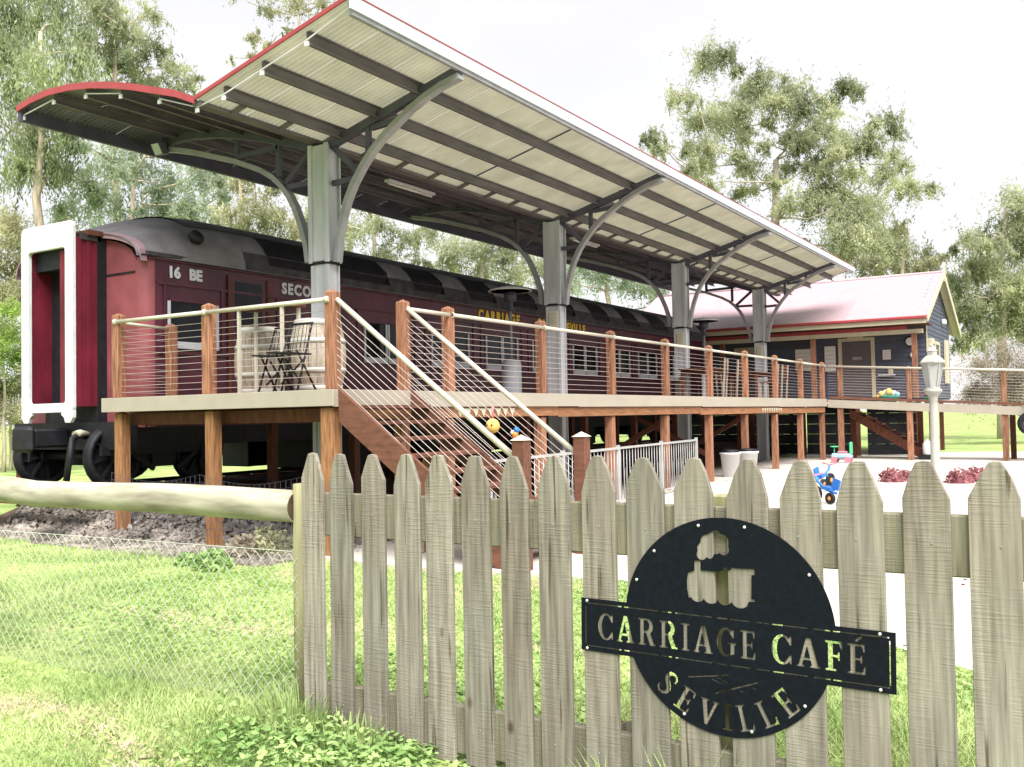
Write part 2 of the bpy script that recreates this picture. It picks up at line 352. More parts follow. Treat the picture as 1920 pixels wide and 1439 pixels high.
# ================================================================== DECK
ZD, ZR = 1.80, 2.775
WD = 3.94
PY = [.10, 1.33, 2.25]+[2.25+2.356*k for k in range(1, 9)]       # front row posts, Y
deck = empty('timber_deck', (0, 0, 0), 'long raised timber deck with wire balustrade beside the maroon carriage', 'deck')
box('fascia_board', 'fascia', deck, -WD, .012, -.03, 0, 1.62, ZD, bevel=.004)
for a, b in ((.003, 1.36), (1.363, 5.6), (5.603, 11.0), (11.003, 16.4), (16.403, 21.2)):
    zb = 1.61-.002*a
    box('fascia_board', 'fascia', deck, -.03, .0, a, b, zb, ZD, bevel=.004)
dk = MB()
for i in range(28): dk.box(-WD+.14*i+.003, min(-WD+.14*i+.137, -.035), .003, 21.2, ZD-.04, ZD-.004)
dk.build('decking', T['beam'], deck, kind='stuff')
j0 = box('joist', 'darkwood', deck, -WD+.05, -.14, .35, .40, 1.60, ZD-.042)
for i in range(1, 45): inst(j0, (0, .465*i, 0))
for a, b in ((.2, 5.0), (5.003, 11.0), (11.003, 16.5), (16.503, 21.1)):
    box('bearer', 'beam', deck, -.085, -.04, a, b, 1.47-.004*a, 1.607-.003*a, bevel=.003)
box('bearer', 'darkwood', deck, -3.8, -.2, .26, .31, 1.45, 1.60)
for X in (-2.0, -3.6):
    box('bearer', 'darkwood', deck, X-.03, X+.03, .35, 21.0, 1.44, 1.597)
def post_mb(x, y, z0, z1, w=.125, cap=.035):
    b = MB(); h = w/2
    b.add([(x-h,y-h,z0),(x+h,y-h,z0),(x+h,y+h,z0),(x-h,y+h,z0),(x-h,y-h,z1),(x+h,y-h,z1),(x+h,y+h,z1),(x-h,y+h,z1),(x,y,z1+cap)],
          [(0,3,2,1),(0,1,5,4),(1,2,6,5),(2,3,7,6),(3,0,4,7),(4,5,8),(5,6,8),(6,7,8),(7,4,8)]); return b
def post(par, x, y, z0, z1, mt='post', name='post', w=.125):
    return post_mb(x, y, z0, z1, w).build(name, T[mt], par, bevel=.006, loc=(x, y, 0))
ZP = 2.86
for y in PY: post(deck, -.10, y, 1.802, ZP)
EX = [-3.76, -2.06]
for x in EX: post(deck, x, .10, 1.802, ZP)
for y in (1.0,): post(deck, -3.86, y, 1.802, 2.80, w=.12)
# stumps under the deck
for y in PY: post(deck, -.14, y, -.1, 1.60 if y < 2.2 else 1.465-.004*y, 'raw' if y < 1 else 'post', 'stump', .14 if y > 1 else .16)
for x in (-3.72, -2.02): post(deck, x, .12, -.1, 1.598, 'raw', 'stump', .14)
for y in (2.6, 4.9, 7.3, 9.6, 12, 14.4, 16.8, 19.2, 21.):
    post(deck, -2.0, y, -.1, 1.438, 'darkwood', 'stump', .12); post(deck, -3.6, y, -.1, 1.438, 'darkwood', 'stump', .12)
for (a, b) in (((-2.0, 9.7, .4), (-.2, 9.7, 1.4)), ((-.2, 12.05, .5), (-2, 12.05, 1.4)), ((-2, 14.4, .4), (-.2, 14.4, 1.4)), ((-3.5, 7.3, .4), (-2.0, 7.3, 1.4))):
    MB().beam(a, b, .04, .10).build('brace', T['darkwood'], deck)
# handrails
def rail(par, p, q, r=.026, name='handrail'):
    b = MB().tube([p, q], r, 10)
    return b.build(name, T['rail'], par)
rail(deck, (-3.74, .04, ZR), (-2.06, .04, ZR)); rail(deck, (-2.04, .04, ZR), (-.14, .04, ZR))
rail(deck, (-3.78, .14, ZR), (-3.86, .96, ZR-.02), .022)
rail(deck, (-.04, PY[1]+.06, ZR), (-.04, PY[2]-.06, ZR))
for i in range(2, 10): rail(deck, (-.04, PY[i]+.0, ZR), (-.04, PY[i+1]-.0, ZR))
for p in [(-3.76, .04), (-2.08, .04), (-.14, .04)]:
    MB().lathe([(.04, 0), (.04, .02), (.028, .05)], (p[0], p[1], ZR), 10, ax=(1,0,0)).build('rail_flange', T['rail'], deck)
for y in PY[1:]:
    MB().lathe([(.04, 0), (.04, .02), (.028, .05)], (-.04, y, ZR), 10, ax=(0,1,0)).build('rail_flange', T['rail'], deck)
ZW = [1.87+.079*k for k in range(11)]
def wires(par, p, q, r=.0034):
    """first wire, then shifted copies up the posts"""
    w0 = MB().tube([p, q], r, 4, caps=False).build('wire', T['wire'], par)
    for k in range(1, 11): inst(w0, (0, 0, .079*k))
for a, b in ((-3.70, -2.12), (-2.0, -.16)): wires(deck, (a, .10, ZW[0]), (b, .10, ZW[0]))
wires(deck, (-3.76, .16, ZW[0]), (-3.86, .95, ZW[0]))
for i in range(1, 10): wires(deck, (-.10, PY[i]+.06, ZW[0]), (-.10, PY[i+1]-.06, ZW[0]))
# ================================================================== STAIRCASE
stair = empty('staircase', (2.2, .7, 0), 'timber staircase with wire balustrade descending from the near end of the deck', 'stairs')
SL = .765
def zs(x): return 1.79-SL*x
for y in (.085, 1.345):
    poly = [(.006, zs(0)+.02), (.006, zs(0)-.34), (2.16, zs(2.16)-.25), (2.32, -.02), (2.32, .05), (2.24, zs(2.24)+.09)]
    MB().prism(poly, (0, y+.022, 0), (1,0,0), (0,0,1), (0,-1,0), .044).build('stringer', T['stair'], stair, bevel=.003)
t0 = None
for i in range(9):
    x = .03+.229*i; z = 1.80-.175*(i+1)
    t = MB().box(x, x+.27, .11, 1.32, z-.04, z).build('tread', T['stair'], stair, bevel=.004, loc=(x, .7, z))
for y in (.10, 1.33):
    post(stair, 2.27, y, -.05, 1.245, 'stair', 'newel_post', .135)
    MB().add([(2.27-.08,y-.08,1.245),(2.27+.08,y-.08,1.245),(2.27+.08,y+.08,1.245),(2.27-.08,y+.08,1.245),(2.27,y,1.30)],
             [(0,3,2,1),(0,1,4),(1,2,4),(2,3,4),(3,0,4)]).build('post_cap', T['rail'], stair)
    rail(stair, (-.03, y, ZR), (2.20, y, 1.07), .029)
    w0 = MB().tube([(-.04, y, 1.86), (2.205, y, .16)], .0034, 4, caps=False).build('wire', T['wire'], stair)
    for k in range(1, 11): inst(w0, (0, 0, .079*k))
for x, z in ((.7, 1.1), (1.42, .55)):
    post(stair, x, .72, -.02, z-.02, 'raw', 'stump', .09)
# ================================================================== RAMP
RY = 21.24
ramp = empty('timber_ramp', (3, RY, 0), 'timber ramp with wire balustrade running right in front of the navy hut', 'ramp')
def zr(x): return 1.79-.062*x
def slab(name, x0, x1, y0, y1, dz0, dz1, mt):
    b = MB(); vs = [(x, y, zr(x)+d) for d in (dz0, dz1) for (x, y) in ((x0,y0),(x1,y0),(x1,y1),(x0,y1))]
    b.add(vs, [(0,3,2,1),(4,5,6,7),(0,1,5,4),(1,2,6,5),(2,3,7,6),(3,0,4,7)])
    return b.build(name, T[mt], ramp)
for a, b in ((.016, 2.8), (2.803, 5.6), (5.603, 8.6)): slab('fascia_board', a, b, RY-.03, RY, -.24, -.01, 'fascia')
slab('toe_board', .05, 8.6, RY+.004, RY+.05, .02, .09, 'stair')
slab('decking', -3.9, 0, RY+.05, RY+2.0, -.06, -.02, 'beam'); slab('decking', .01, 8.6, RY+.05, RY+1.3, -.06, -.02, 'beam')
for x in (.35, 2.25, 4.65, 7.1):
    post(ramp, x, RY+.10, zr(x)-.02, zr(x)+1.0, w=.12)
    post(ramp, x, RY+.08, -.05, zr(x)-.242, 'post', 'stump', .15); post(ramp, x+.1, RY+1.2, -.05, zr(x)-.242, 'darkwood', 'stump', .14)
p, q = (.05, RY+.03, zr(0)+.965), (8.6, RY+.03, zr(8.6)+.965)
rail(ramp, p, q, .034)
pts = [.0, .35, 2.25, 4.65, 7.1, 8.6]
for a, b in zip(pts[:-1], pts[1:]):
    w0 = MB().tube([(a, RY+.10, zr(a)+.08), (b, RY+.10, zr(b)+.08)], .0042, 4, caps=False).build('wire', T['wire'], ramp)
    for k in range(1, 11): inst(w0, (0, 0, .079*k))
# second flight going down under the ramp
st2 = empty('back_staircase', (1.5, 22, 0), 'dark timber steps seen under the ramp before the hut', 'stairs')
for y in (22.0, 22.9):
    MB().prism([(.45, 1.5), (.45, 1.24), (2.35, .05), (2.6, .05), (2.6, .2)], (0, y, 0), (1,0,0), (0,0,1), (0,1,0), .04).build('stringer', T['darkwood'], st2)
for i in range(7):
    x = .5+.27*i; box('tread', 'stair', st2, x, x+.28, 22.045, 22.895, 1.34-.175*i, 1.38-.175*i)
# ================================================================== CANOPY
Y0, Y1 = -.197, 23.2; CY = [1.862+6.32*k for k in range(4)]; CX = -1.82
can = empty('platform_canopy', (CX, 11.5, 0), 'long butterfly roof canopy on four steel columns over the deck', 'canopy')
VX, VZ = -1.92, 5.24
def rz_right(x): return VZ+(x-VX)*.262
LPROF = [(-1.92,5.24),(-2.25,5.38),(-2.65,5.50),(-3.05,5.62),(-3.45,5.72),(-3.9,5.81),(-4.35,5.87),(-4.8,5.89),(-5.2,5.86),(-5.5,5.80)]
def lz(x):
    for (a, za), (b, zb) in zip(LPROF[:-1], LPROF[1:]):
        if b <= x <= a: return za+(zb-za)*(x-a)/(b-a)
    return 5.8
SHW = .7565; NS = 31; cyc = 10
def sheet(prof, n_=NS):
    b = MB(); k = cyc*4; np_ = len(prof)
    for i in range(k+1):
        y = SHW*i/k*.994; dz = .009*math.sin(2*math.pi*i/4)
        for x, z in prof: b.v.append((x, y, z+dz))
    for i in range(k):
        for j in range(np_-1): b.f.append((i*np_+j, i*np_+j+1, (i+1)*np_+j+1, (i+1)*np_+j)); b.sm.append(False)
    return b
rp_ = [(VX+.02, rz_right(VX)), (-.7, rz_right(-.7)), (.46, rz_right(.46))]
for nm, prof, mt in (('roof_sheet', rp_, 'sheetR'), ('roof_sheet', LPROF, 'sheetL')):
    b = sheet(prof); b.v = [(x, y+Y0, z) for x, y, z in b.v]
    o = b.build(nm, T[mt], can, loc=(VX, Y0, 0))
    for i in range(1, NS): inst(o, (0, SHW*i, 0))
# purlins: C sections
def purlin(x, z, sgn=1, h=.15, w=.05, y0=Y0+.06, y1=Y1-.06):
    b = MB(); b.box(x-.006, x+.006, y0, y1, z-h, z); b.box(x-.006, x+w, y0, y1, z-h, z-h+.012); b.box(x+.0065, x+w, y0, y1, z-.012, z)
    return b.build('purlin', T['purlin'], can)
for x in (-1.50, -.88, -.20): purlin(x, rz_right(x)-.018)
for x in (-2.62, -3.36, -4.07, -4.76): purlin(x, lz(x)-.02, h=.13)
# edge beams, gutters and flashings
MB().box(.455, .475, Y0, Y1, rz_right(.46)-.115, rz_right(.46)+.03).build('fascia_board', T['sill'], can)
MB().box(.40, .453, Y0+.05, Y1-.05, rz_right(.4)-.15, rz_right(.4)-.02).build('edge_beam', T['bracket'], can)
MB().box(.44, .482, Y0, Y1, rz_right(.46)+.032, rz_right(.46)+.044).build('flashing', T['red'], can)
MB().box(-5.5, -5.44, Y0, Y1, 5.62, 5.79).build('edge_beam', T['steeldk'], can)
MB().box(VX-.07, VX+.07, Y0+.02, Y1-.02, VZ-.06, VZ-.015).build('valley_gutter', T['purlin'], can)
for yy, s in ((Y0, -1), (Y1, 1)):
    b = MB(); pr = [(.46, rz_right(.46)+.03), (VX, VZ+.035)]+[(x, z+.035) for x, z in LPROF[1:]]
    for (x0, z0), (x1, z1) in zip(pr[:-1], pr[1:]):
        th = .045 if x0 > VX else .085
        b.add([(x0,yy,z0-th),(x1,yy,z1-th),(x1,yy,z1),(x0,yy,z0),(x0,yy+s*.02,z0-th),(x1,yy+s*.02,z1-th),(x1,yy+s*.02,z1),(x0,yy+s*.02,z0)],
              [(0,3,2,1),(4,5,6,7),(0,1,5,4),(1,2,6,5),(2,3,7,6),(3,0,4,7)])
    b.build('barge_flashing', T['red'], can)
# end bracing rods and cleats at the near gable
ends = [(.44, rz_right(.44)-.10), (-.20, rz_right(-.2)-.15), (-.88, rz_right(-.88)-.15), (-1.5, rz_right(-1.5)-.15), (-1.95, VZ-.10)]
for (x0, z0), (x1, z1) in zip(ends[:-1], ends[1:]):
    MB().beam((x0, Y0+.05, z0+.03), (x1, Y0+.05, z1+.03), .012, .014).build('bracing_rod', T['white'], can)
le = [(-1.98, VZ-.09), (-2.62, lz(-2.62)-.12), (-3.36, lz(-3.36)-.12), (-4.07, lz(-4.07)-.12), (-4.76, lz(-4.76)-.12), (-5.45, 5.68)]
for k in (0, 2, 4):
    (x0, z0), (x1, z1) = le[k], le[k+1]
    MB().beam((x0, Y0+.05, z0+.03), (x1, Y0+.05, z1+.03), .012, .014).build('bracing_rod', T['white'], can)
for x, z in ends[1:]+le[1:]:
    box('cleat', 'white', can, x-.02, x+.035, Y0+.04, Y0+.06, z-.035, z+.015)
# dark strips modelled for gutter-support shadows, valley to first purlin
s0 = MB().beam((VX+.07, 0, VZ-.045), (-1.5, 0, rz_right(-1.5)-.05), .05, .05).build('shadow_strip', T['purlin'], can)
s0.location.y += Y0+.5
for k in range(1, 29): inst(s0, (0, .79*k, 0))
# mid-sheet joint battens on the pale wing
for k in range(3):
    yb = CY[k]+3.16
    MB().beam((VX+.3, yb, rz_right(VX+.3)-.022), (.42, yb, rz_right(.42)-.022), .025, .016).build('sheet_joint', T['steeldk'], can)
# columns
RC = [(.43,5.64),(.16,5.58),(-.09,5.49),(-.33,5.38),(-.56,5.24),(-.78,5.10),(-.96,4.95),(-1.13,4.77),(-1.29,4.56),(-1.40,4.36),(-1.48,4.15),(-1.56,3.86),(-1.60,3.56)]
LC = [(-5.2,5.66),(-4.8,5.58),(-4.4,5.48),(-3.98,5.35),(-3.5,5.20),(-3.0,5.0),(-2.75,4.86),(-2.59,4.72),(-2.45,4.56),(-2.34,4.38),(-2.22,4.1),(-2.14,3.85),(-2.10,3.60)]
def curved(pts, name='curved_bracket', y=0, d=.075, w=.11, mt='bracket'):
    b = MB(); n = len(pts); L_ = []
    for i, (x, z) in enumerate(pts):
        a = Vector((pts[max(i-1,0)][0], pts[max(i-1,0)][1])); c = Vector((pts[min(i+1,n-1)][0], pts[min(i+1,n-1)][1]))
        t = (c-a).normalized(); nn = Vector((-t.y, t.x)); L_.append((Vector((x, z))+nn*d/2, Vector((x, z))-nn*d/2))
    for p_, q_ in L_: b.v += [(p_.x, y-w/2, p_.y), (p_.x, y+w/2, p_.y), (q_.x, y+w/2, q_.y), (q_.x, y-w/2, q_.y)]
    for i in range(n-1):
        for k in range(4): b.f.append((4*i+k, 4*i+(k+1)%4, 4*i+4+(k+1)%4, 4*i+4+k)); b.sm.append(False)
    b.f += [(0,1,2,3), (4*n-1,4*n-2,4*n-3,4*n-4)]; b.sm += [False]*2
    return b.build(name, T[mt], can)
for ci, yc in enumerate(CY):
    c = MB(); c.box(CX-.14, CX+.14, yc-.11, yc+.11, 3.58, 5.14)
    col = c.build('column', T['steel'], can, bevel=.006)
    for sx in (-1, 1):
        for sy in (-1, 1):
            x = CX+sx*.145; MB().box(x-.032, x+.032, yc+sy*.118-.012, yc+sy*.118+.012, 3.56, 5.15).build('corner_flange', T['steel'], col)
    s = MB(); s.box(CX-.125, CX+.125, yc-.095, yc+.095, 0, 3.545); cb = s.build('column', T['steel'], can, bevel=.006)
    for sx in (-1, 1):
        for sy in (-1, 1):
            x = CX+sx*.125; MB().box(x-.028, x+.028, yc+sy*.105-.01, yc+sy*.105+.01, .02, 3.53).build('corner_flange', T['steel'], cb)
    MB().box(CX-.16, CX+.16, yc-.125, yc+.125, 3.548, 3.575).build('splice_plate', T['black'], col)
    # rafters
    MB().beam((VX+.1, yc, VZ-.13), (.42, yc, rz_right(.42)-.135), .09, .11).build('rafter', T['steeldk'], can)
    pts_ = [(x, lz(x)-.14) for x in (-1.95, -2.4, -2.9, -3.4, -3.9, -4.4, -4.9, -5.3)]
    curved(pts_, 'rafter', yc, .11, .09, 'steeldk')
    curved(RC, y=yc); curved(LC, y=yc)
    for a, b_ in (((-1.04, 4.92), (-1.04, 5.38)), ((-.41, 5.36), (-.41, 5.56)), ((-1.66, 5.12), (-1.22, 4.70)), ((-1.66, 4.62), (-1.30, 4.63)), ((-.98, 5.25), (-.5, 5.28)),
                  ((-3.48, 5.22), (-3.48, 5.5)), ((-2.66, 4.85), (-2.66, 5.30)), ((-2.0, 5.16), (-2.55, 4.72)), ((-1.98, 4.68), (-2.52, 4.69)), ((-2.66, 5.28), (-3.44, 5.26))):
        MB().beam((a[0], yc, a[1]), (b_[0], yc, b_[1]), .07, .055, upv=(0,1,0)).build('strut', T['steeldk'], can)
    if ci:
        nb = empty('notice', (CX+.02, yc-.12, 3.2), 'small cream notice with printed lines fixed to the %s canopy column' % ['', 'second', 'third', 'farthest'][ci], 'notice', 'notices on the canopy columns')
        box('board', 'cream', nb, CX-.08, CX+.10, yc-.13, yc-.118, 3.12, 3.44)
        b = MB()
        for k in range(6): b.box(CX-.06, CX+.07-.03*(k%2), yc-.134, yc-.1305, 3.38-.04*k, 3.392-.04*k)
        b.build('print', T['bracket'], nb)
# floodlight and tubes
fl = empty('floodlight', (-5.0, 1.8, 5.6), 'small square floodlight under the left wing of the canopy', 'floodlight')
MB().add([(-5.08,1.62,5.66),(-4.88,1.62,5.66),(-4.88,1.70,5.50),(-5.08,1.70,5.50),(-5.08,1.74,5.70),(-4.88,1.74,5.70),(-4.88,1.80,5.52),(-5.08,1.80,5.52)],
         [(0,3,2,1),(4,5,6,7),(0,1,5,4),(1,2,6,5),(2,3,7,6),(3,0,4,7)]).build('housing', T['steeldk'], fl)
MB().add([(-5.06,1.612,5.65),(-4.90,1.612,5.65),(-4.90,1.69,5.505),(-5.06,1.69,5.505)], [(0,3,2,1)]).build('lens', T['sill'], fl)
box('bracket', 'steeldk', fl, -5.0, -4.96, 1.74, 1.82, 5.6, 5.78)
for k, (yy, wh) in enumerate(((4.45, 'between the first and second columns'), (10.8, 'between the second and third columns'))):
    tl = empty('tube_light', (-2.85, yy, 5.35), 'white fluorescent tube under the dark wing '+wh, 'tube light', 'tube lights under the canopy')
    box('housing', 'white', tl, -2.90, -2.78, yy, yy+1.25, 5.33, 5.38, bevel=.008)
    MB().tube([(-2.84, yy+.04, 5.31), (-2.84, yy+1.21, 5.31)], .018, 8).build('tube', T['plastic'], tl)
# ================================================================== RAILWAY CARRIAGE
CXC, SX, HY0, HY1 = -5.55, -4.1, .76, 22.0; HW = SX-CXC
car = empty('railway_carriage', (CXC, 11, .6), 'old maroon timber railway carriage parked beside the deck', 'railway carriage')
def body_prof(inset=0):
    return [(HW-inset, 1.42), (HW-inset, 3.74)]
RCOR = .16
b = MB(); ring = []
# plan outline with rounded corners at the near end
pl = []
for k in range(7):
    a = math.pi/2*k/6; pl.append((SX-RCOR+RCOR*math.cos(a), HY0+RCOR-RCOR*math.sin(a)))
pl_l = [(2*CXC-x, y) for x, y in pl[::-1]]
def wall(poly, z0, z1, closed=False):
    mb = MB(); n = len(poly)
    for x, y in poly: mb.v += [(x, y, z0), (x, y, z1)]
    for i in range(n-1): mb.f.append((2*i, 2*i+2, 2*i+3, 2*i+1)); mb.sm.append(False)
    return mb
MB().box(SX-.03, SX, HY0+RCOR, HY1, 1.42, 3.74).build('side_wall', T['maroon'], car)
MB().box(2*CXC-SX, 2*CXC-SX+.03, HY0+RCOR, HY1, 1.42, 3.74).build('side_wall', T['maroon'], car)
MB().box(2*CXC-SX, SX, HY1-.03, HY1, 1.42, 4.3).build('end_wall', T['maroon'], car)
def zroof(u, pk):      # u in -1..1 across, pk: rise above the cornice
    return 3.76+pk*math.sqrt(max(0, 1-abs(u)**2.3))
e = wall(pl, 1.42, 3.76); e2 = wall(pl_l, 1.42, 3.76)
for mb_ in (e, e2): mb_.sm = [True]*len(mb_.f)
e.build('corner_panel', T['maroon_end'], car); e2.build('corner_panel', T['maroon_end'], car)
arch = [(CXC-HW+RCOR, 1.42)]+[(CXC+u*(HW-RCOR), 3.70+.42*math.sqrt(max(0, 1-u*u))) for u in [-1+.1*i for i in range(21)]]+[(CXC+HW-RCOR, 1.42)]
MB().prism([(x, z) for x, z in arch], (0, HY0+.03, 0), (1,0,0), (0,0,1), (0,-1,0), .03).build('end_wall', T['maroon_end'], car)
for z in (3.55,):
    box('moulding', 'black', car, CXC-.9, SX-.2, HY0-.012, HY0-.001, z, z+.025)
# roof: lofted, domed down at the near end
stn = [(HY0-.10, .42, .97), (HY0+.05, .50, 1.0), (HY0+.3, .62, 1.03), (HY0+.6, .74, 1.045), (HY0+.95, .83, 1.05), (HY0+1.4, .87, 1.05), (HY0+2, .88, 1.05), (HY1+.1, .88, 1.05)]
b = MB(); NU = 24
for y, pk, wd in stn:
    for i in range(NU+1):
        u = -1+2*i/NU; uu = math.sin(u*math.pi/2)
        b.v.append((CXC+uu*HW*wd, y, zroof(uu, pk)))
for j in range(len(stn)-1):
    for i in range(NU):
        k = j*(NU+1)+i; b.f.append((k, k+NU+1, k+NU+2, k+1)); b.sm.append(True)
b.build('roof', T['roof'], car)
# darker top of the roof, slightly proud
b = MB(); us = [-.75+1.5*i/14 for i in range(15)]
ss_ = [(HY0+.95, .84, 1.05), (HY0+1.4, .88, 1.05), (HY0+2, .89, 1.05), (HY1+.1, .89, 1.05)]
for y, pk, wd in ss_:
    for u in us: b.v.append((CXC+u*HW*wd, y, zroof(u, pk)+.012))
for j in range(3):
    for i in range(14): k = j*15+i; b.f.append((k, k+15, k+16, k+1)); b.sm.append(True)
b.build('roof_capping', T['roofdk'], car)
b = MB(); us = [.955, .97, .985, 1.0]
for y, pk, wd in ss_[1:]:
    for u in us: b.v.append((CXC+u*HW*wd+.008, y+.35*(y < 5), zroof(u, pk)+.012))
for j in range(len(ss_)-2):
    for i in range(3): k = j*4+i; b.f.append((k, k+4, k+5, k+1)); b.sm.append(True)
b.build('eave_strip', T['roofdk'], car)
# cornice gutter, arched band over the end
box('cornice', 'maroon', car, SX, SX+.028, HY0+.05, HY1, 3.725, 3.765, bevel=.008)
box('gutter', 'roofdk', car, SX+.001, SX+.06, HY0, HY1, 3.768, 3.83, bevel=.01)
box('moulding', 'maroon', car, SX+.001, SX+.025, HY0+.2, HY1, 3.40, 3.435); box('moulding', 'maroon', car, SX+.001, SX+.03, HY0+.2, HY1, 2.43, 2.47)
band = MB(); n = 20
for i in range(n+1):
    u = -1+2*i/n; uu = math.sin(u*math.pi/2); x = CXC+uu*(HW+.02); z = 3.74+.44*math.sqrt(max(0, 1-uu*uu))
    band.v += [(x, HY0-.08, z-.05), (x, HY0-.08, z+.04), (x, HY0+.02, z+.05), (x, HY0+.02, z-.05)]
for i in range(n):
    for k in range(4): band.f.append((4*i+k, 4*i+(k+1)%4, 4*i+4+(k+1)%4, 4*i+4+k)); band.sm.append(False)
band.build('end_arch_band', mat('mauve_trim', (.26,.17,.21), var=.15, rough=.6), car)
# roof ventilator and black roof patches
v = MB(); v.lathe([(.10, 0), (.10, .03), (.05, .04), (.05, .10), (.11, .11), (.12, .15), (.10, .20), (.04, .22)], (-4.20, 1.62, 4.06), 12, ax=(.75, 0, .5))
v.build('roof_ventilator', T['black'], car)
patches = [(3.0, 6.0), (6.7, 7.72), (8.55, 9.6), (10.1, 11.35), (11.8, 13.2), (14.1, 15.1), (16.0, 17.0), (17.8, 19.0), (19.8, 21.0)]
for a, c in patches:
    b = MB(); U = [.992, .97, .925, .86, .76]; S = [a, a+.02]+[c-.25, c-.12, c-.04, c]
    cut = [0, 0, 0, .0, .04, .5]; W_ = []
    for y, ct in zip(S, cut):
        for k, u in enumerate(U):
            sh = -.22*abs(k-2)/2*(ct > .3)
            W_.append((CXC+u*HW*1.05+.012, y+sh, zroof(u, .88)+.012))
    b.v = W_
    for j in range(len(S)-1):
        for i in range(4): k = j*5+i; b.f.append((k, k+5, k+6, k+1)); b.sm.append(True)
    b.build('roof_patch', T['patch'], car)
# doors, windows
def window(y0, y1, z0=2.55, z1=3.18, left=True):
    w = box('window', 'glass', car, SX-.02, SX+.004, y0, y1, z0, z1)
    if left: box('frame', 'sill', w, SX+.004, SX+.03, y0-.035, y0, z0-.08, z1)
    box('frame', 'sill', w, SX+.004, SX+.03, y1, y1+.035, z0-.08, z1)
    box('sill', 'sill', w, SX+.004, SX+.045, y0+.001, y1-.001, z0-.085, z0+.012)
    box('frame', 'maroon', w, SX+.004, SX+.026, y0, y1, z1, z1+.035)
window(1.16, 1.98, 2.60, 3.18)
for y in (5.32, 7.30, 9.22, 11.15, 13.1, 15.1, 16.95, 18.9):
    window(y, y+.56); window(y+.66, y+1.22)
    box('moulding', 'maroon', car, SX+.001, SX+.02, y-.22, y-.19, 2.47, 3.40); box('moulding', 'maroon', car, SX+.001, SX+.02, y+1.42, y+1.45, 2.47, 3.40)
dr = box('door', 'maroon', car, SX+.001, SX+.014, 2.25, 2.98, 1.6, 3.66)
box('pane', 'glass', dr, SX+.014, SX+.02, 2.35, 2.88, 2.75, 3.58); box('door_frame', 'darkwood', dr, SX+.015, SX+.035, 2.20, 2.25, 1.6, 3.66); box('door_frame', 'darkwood', dr, SX+.015, SX+.035, 2.98, 3.03, 1.6, 3.66)
for y in (1.06, 2.08, 3.2, 4.3): box('moulding', 'maroon', car, SX+.001, SX+.02, y, y+.03, 2.47, 3.40)
for k in range(4): box('side_board', 'maroon', car, SX+.001, SX+.006, 1.0, HY1-.1, 1.62+.2*k, 1.81+.2*k)
# lettering
X_, Z_ = (0,1,0), (0,0,1)
text('lettering', '16', .215, 'sill', car, (SX+.012, 1.13, 3.515), X_, Z_, bold=.010)
text('lettering', 'BE', .215, 'sill', car, (SX+.012, 1.50, 3.515), X_, Z_, bold=.010)
text('lettering', 'SECOND', .235, 'sill', car, (SX+.012, 3.31, 3.50), X_, Z_, bold=.011, space=1.2)
text('lettering', 'CARRIAGE', .275, 'gold', car, (SX+.012, 8.93, 3.52), X_, Z_, bold=.013, space=1.36)
text('lettering', 'CAFE', .275, 'gold', car, (SX+.012, 11.36, 3.52), X_, Z_, bold=.013, space=1.2)
text('lettering', 'SEVILLE', .275, 'gold', car, (SX+.012, 12.62, 3.52), X_, Z_, bold=.013, space=1.27)
# gangway: dark porch, bellows, white frame
gy = .27
b = MB(); b.box(CXC-.62, CXC+.62, .62, HY0-.001, 1.5, 4.16); b.build('gangway_porch', T['black'], car)
bw = empty('bellows', (0,0,0), None, None); bw.parent = car; bw.location = -org(car)
for k in range(5):
    y = gy+.04+.07*k; s = .015 if k % 2 else 0
    for x0, x1 in ((CXC-.60+s, CXC-.46), (CXC+.46, CXC+.60-s)):
        MB().box(x0, x1, y+.001, y+.069, 1.72, 4.06).build('fold', T['bellows'], bw)
MB().box(CXC+.20, CXC+.34, gy+.05, gy+.5, 1.75, 3.9).build('inner_fold', T['bellows'], bw)
MB().box(CXC-.46, CXC-.02, gy+.42, gy+.5, 1.75, 3.62).build('end_door', T['bellows'], car)
MB().box(CXC-.019, CXC+.19, gy+.45, gy+.52, 1.75, 3.9).build('recess_shade', T['black'], car)  # black panels stand in for the shade inside the doorway
MB().box(CXC-.44, CXC+.44, gy+.1, gy+.41, 3.66, 3.99).build('recess_shade', T['black'], car)
for x in (-.14,): MB().box(CXC+x, CXC+x+.05, gy+.37, gy+.42, 1.75, 3.7).build('door_post', T['black'], car)
MB().box(CXC-.62, CXC+.62, gy+.1, .68, 4.03, 4.12).build('bellows_roof', T['roofdk'], car)
MB().box(CXC-.66, CXC+.66, .45, .72, 4.10, 4.17).build('weather_strip', T['darkwood'], car)
ow, iw = .60, .43; zo0, zo1, zi0, zi1 = 1.74, 4.28, 1.77, 3.92
def rrect(hw, z0, z1, r, n=5, x=CXC):
    P = []
    for cx_, cz_, a0 in ((hw-r, z1-r, 0), (-(hw-r), z1-r, 90), (-(hw-r), z0+r, 180), (hw-r, z0+r, 270)):
        for k in range(n+1):
            a = R(a0+90*k/n); P.append((x+cx_+r*math.cos(a), cz_+r*math.sin(a)))
    return P
po_, pi_ = rrect(ow, 1.64, zo1, .075), rrect(iw, zi0, zi1, .05)
n = len(po_); b = MB()
for y in (gy-.03, gy+.03):
    for x, z in po_: b.v.append((x, y, z))
    for x, z in pi_: b.v.append((x, y, z))
for k in range(n):
    k2 = (k+1) % n
    b.f += [(k, k2, n+k2, n+k), (2*n+k, 3*n+k, 3*n+k2, 2*n+k2), (k, 2*n+k, 2*n+k2, k2), (n+k, n+k2, 3*n+k2, 3*n+k)]; b.sm += [False]*4
b.build('gangway_frame', T['white'], car, bevel=.006)
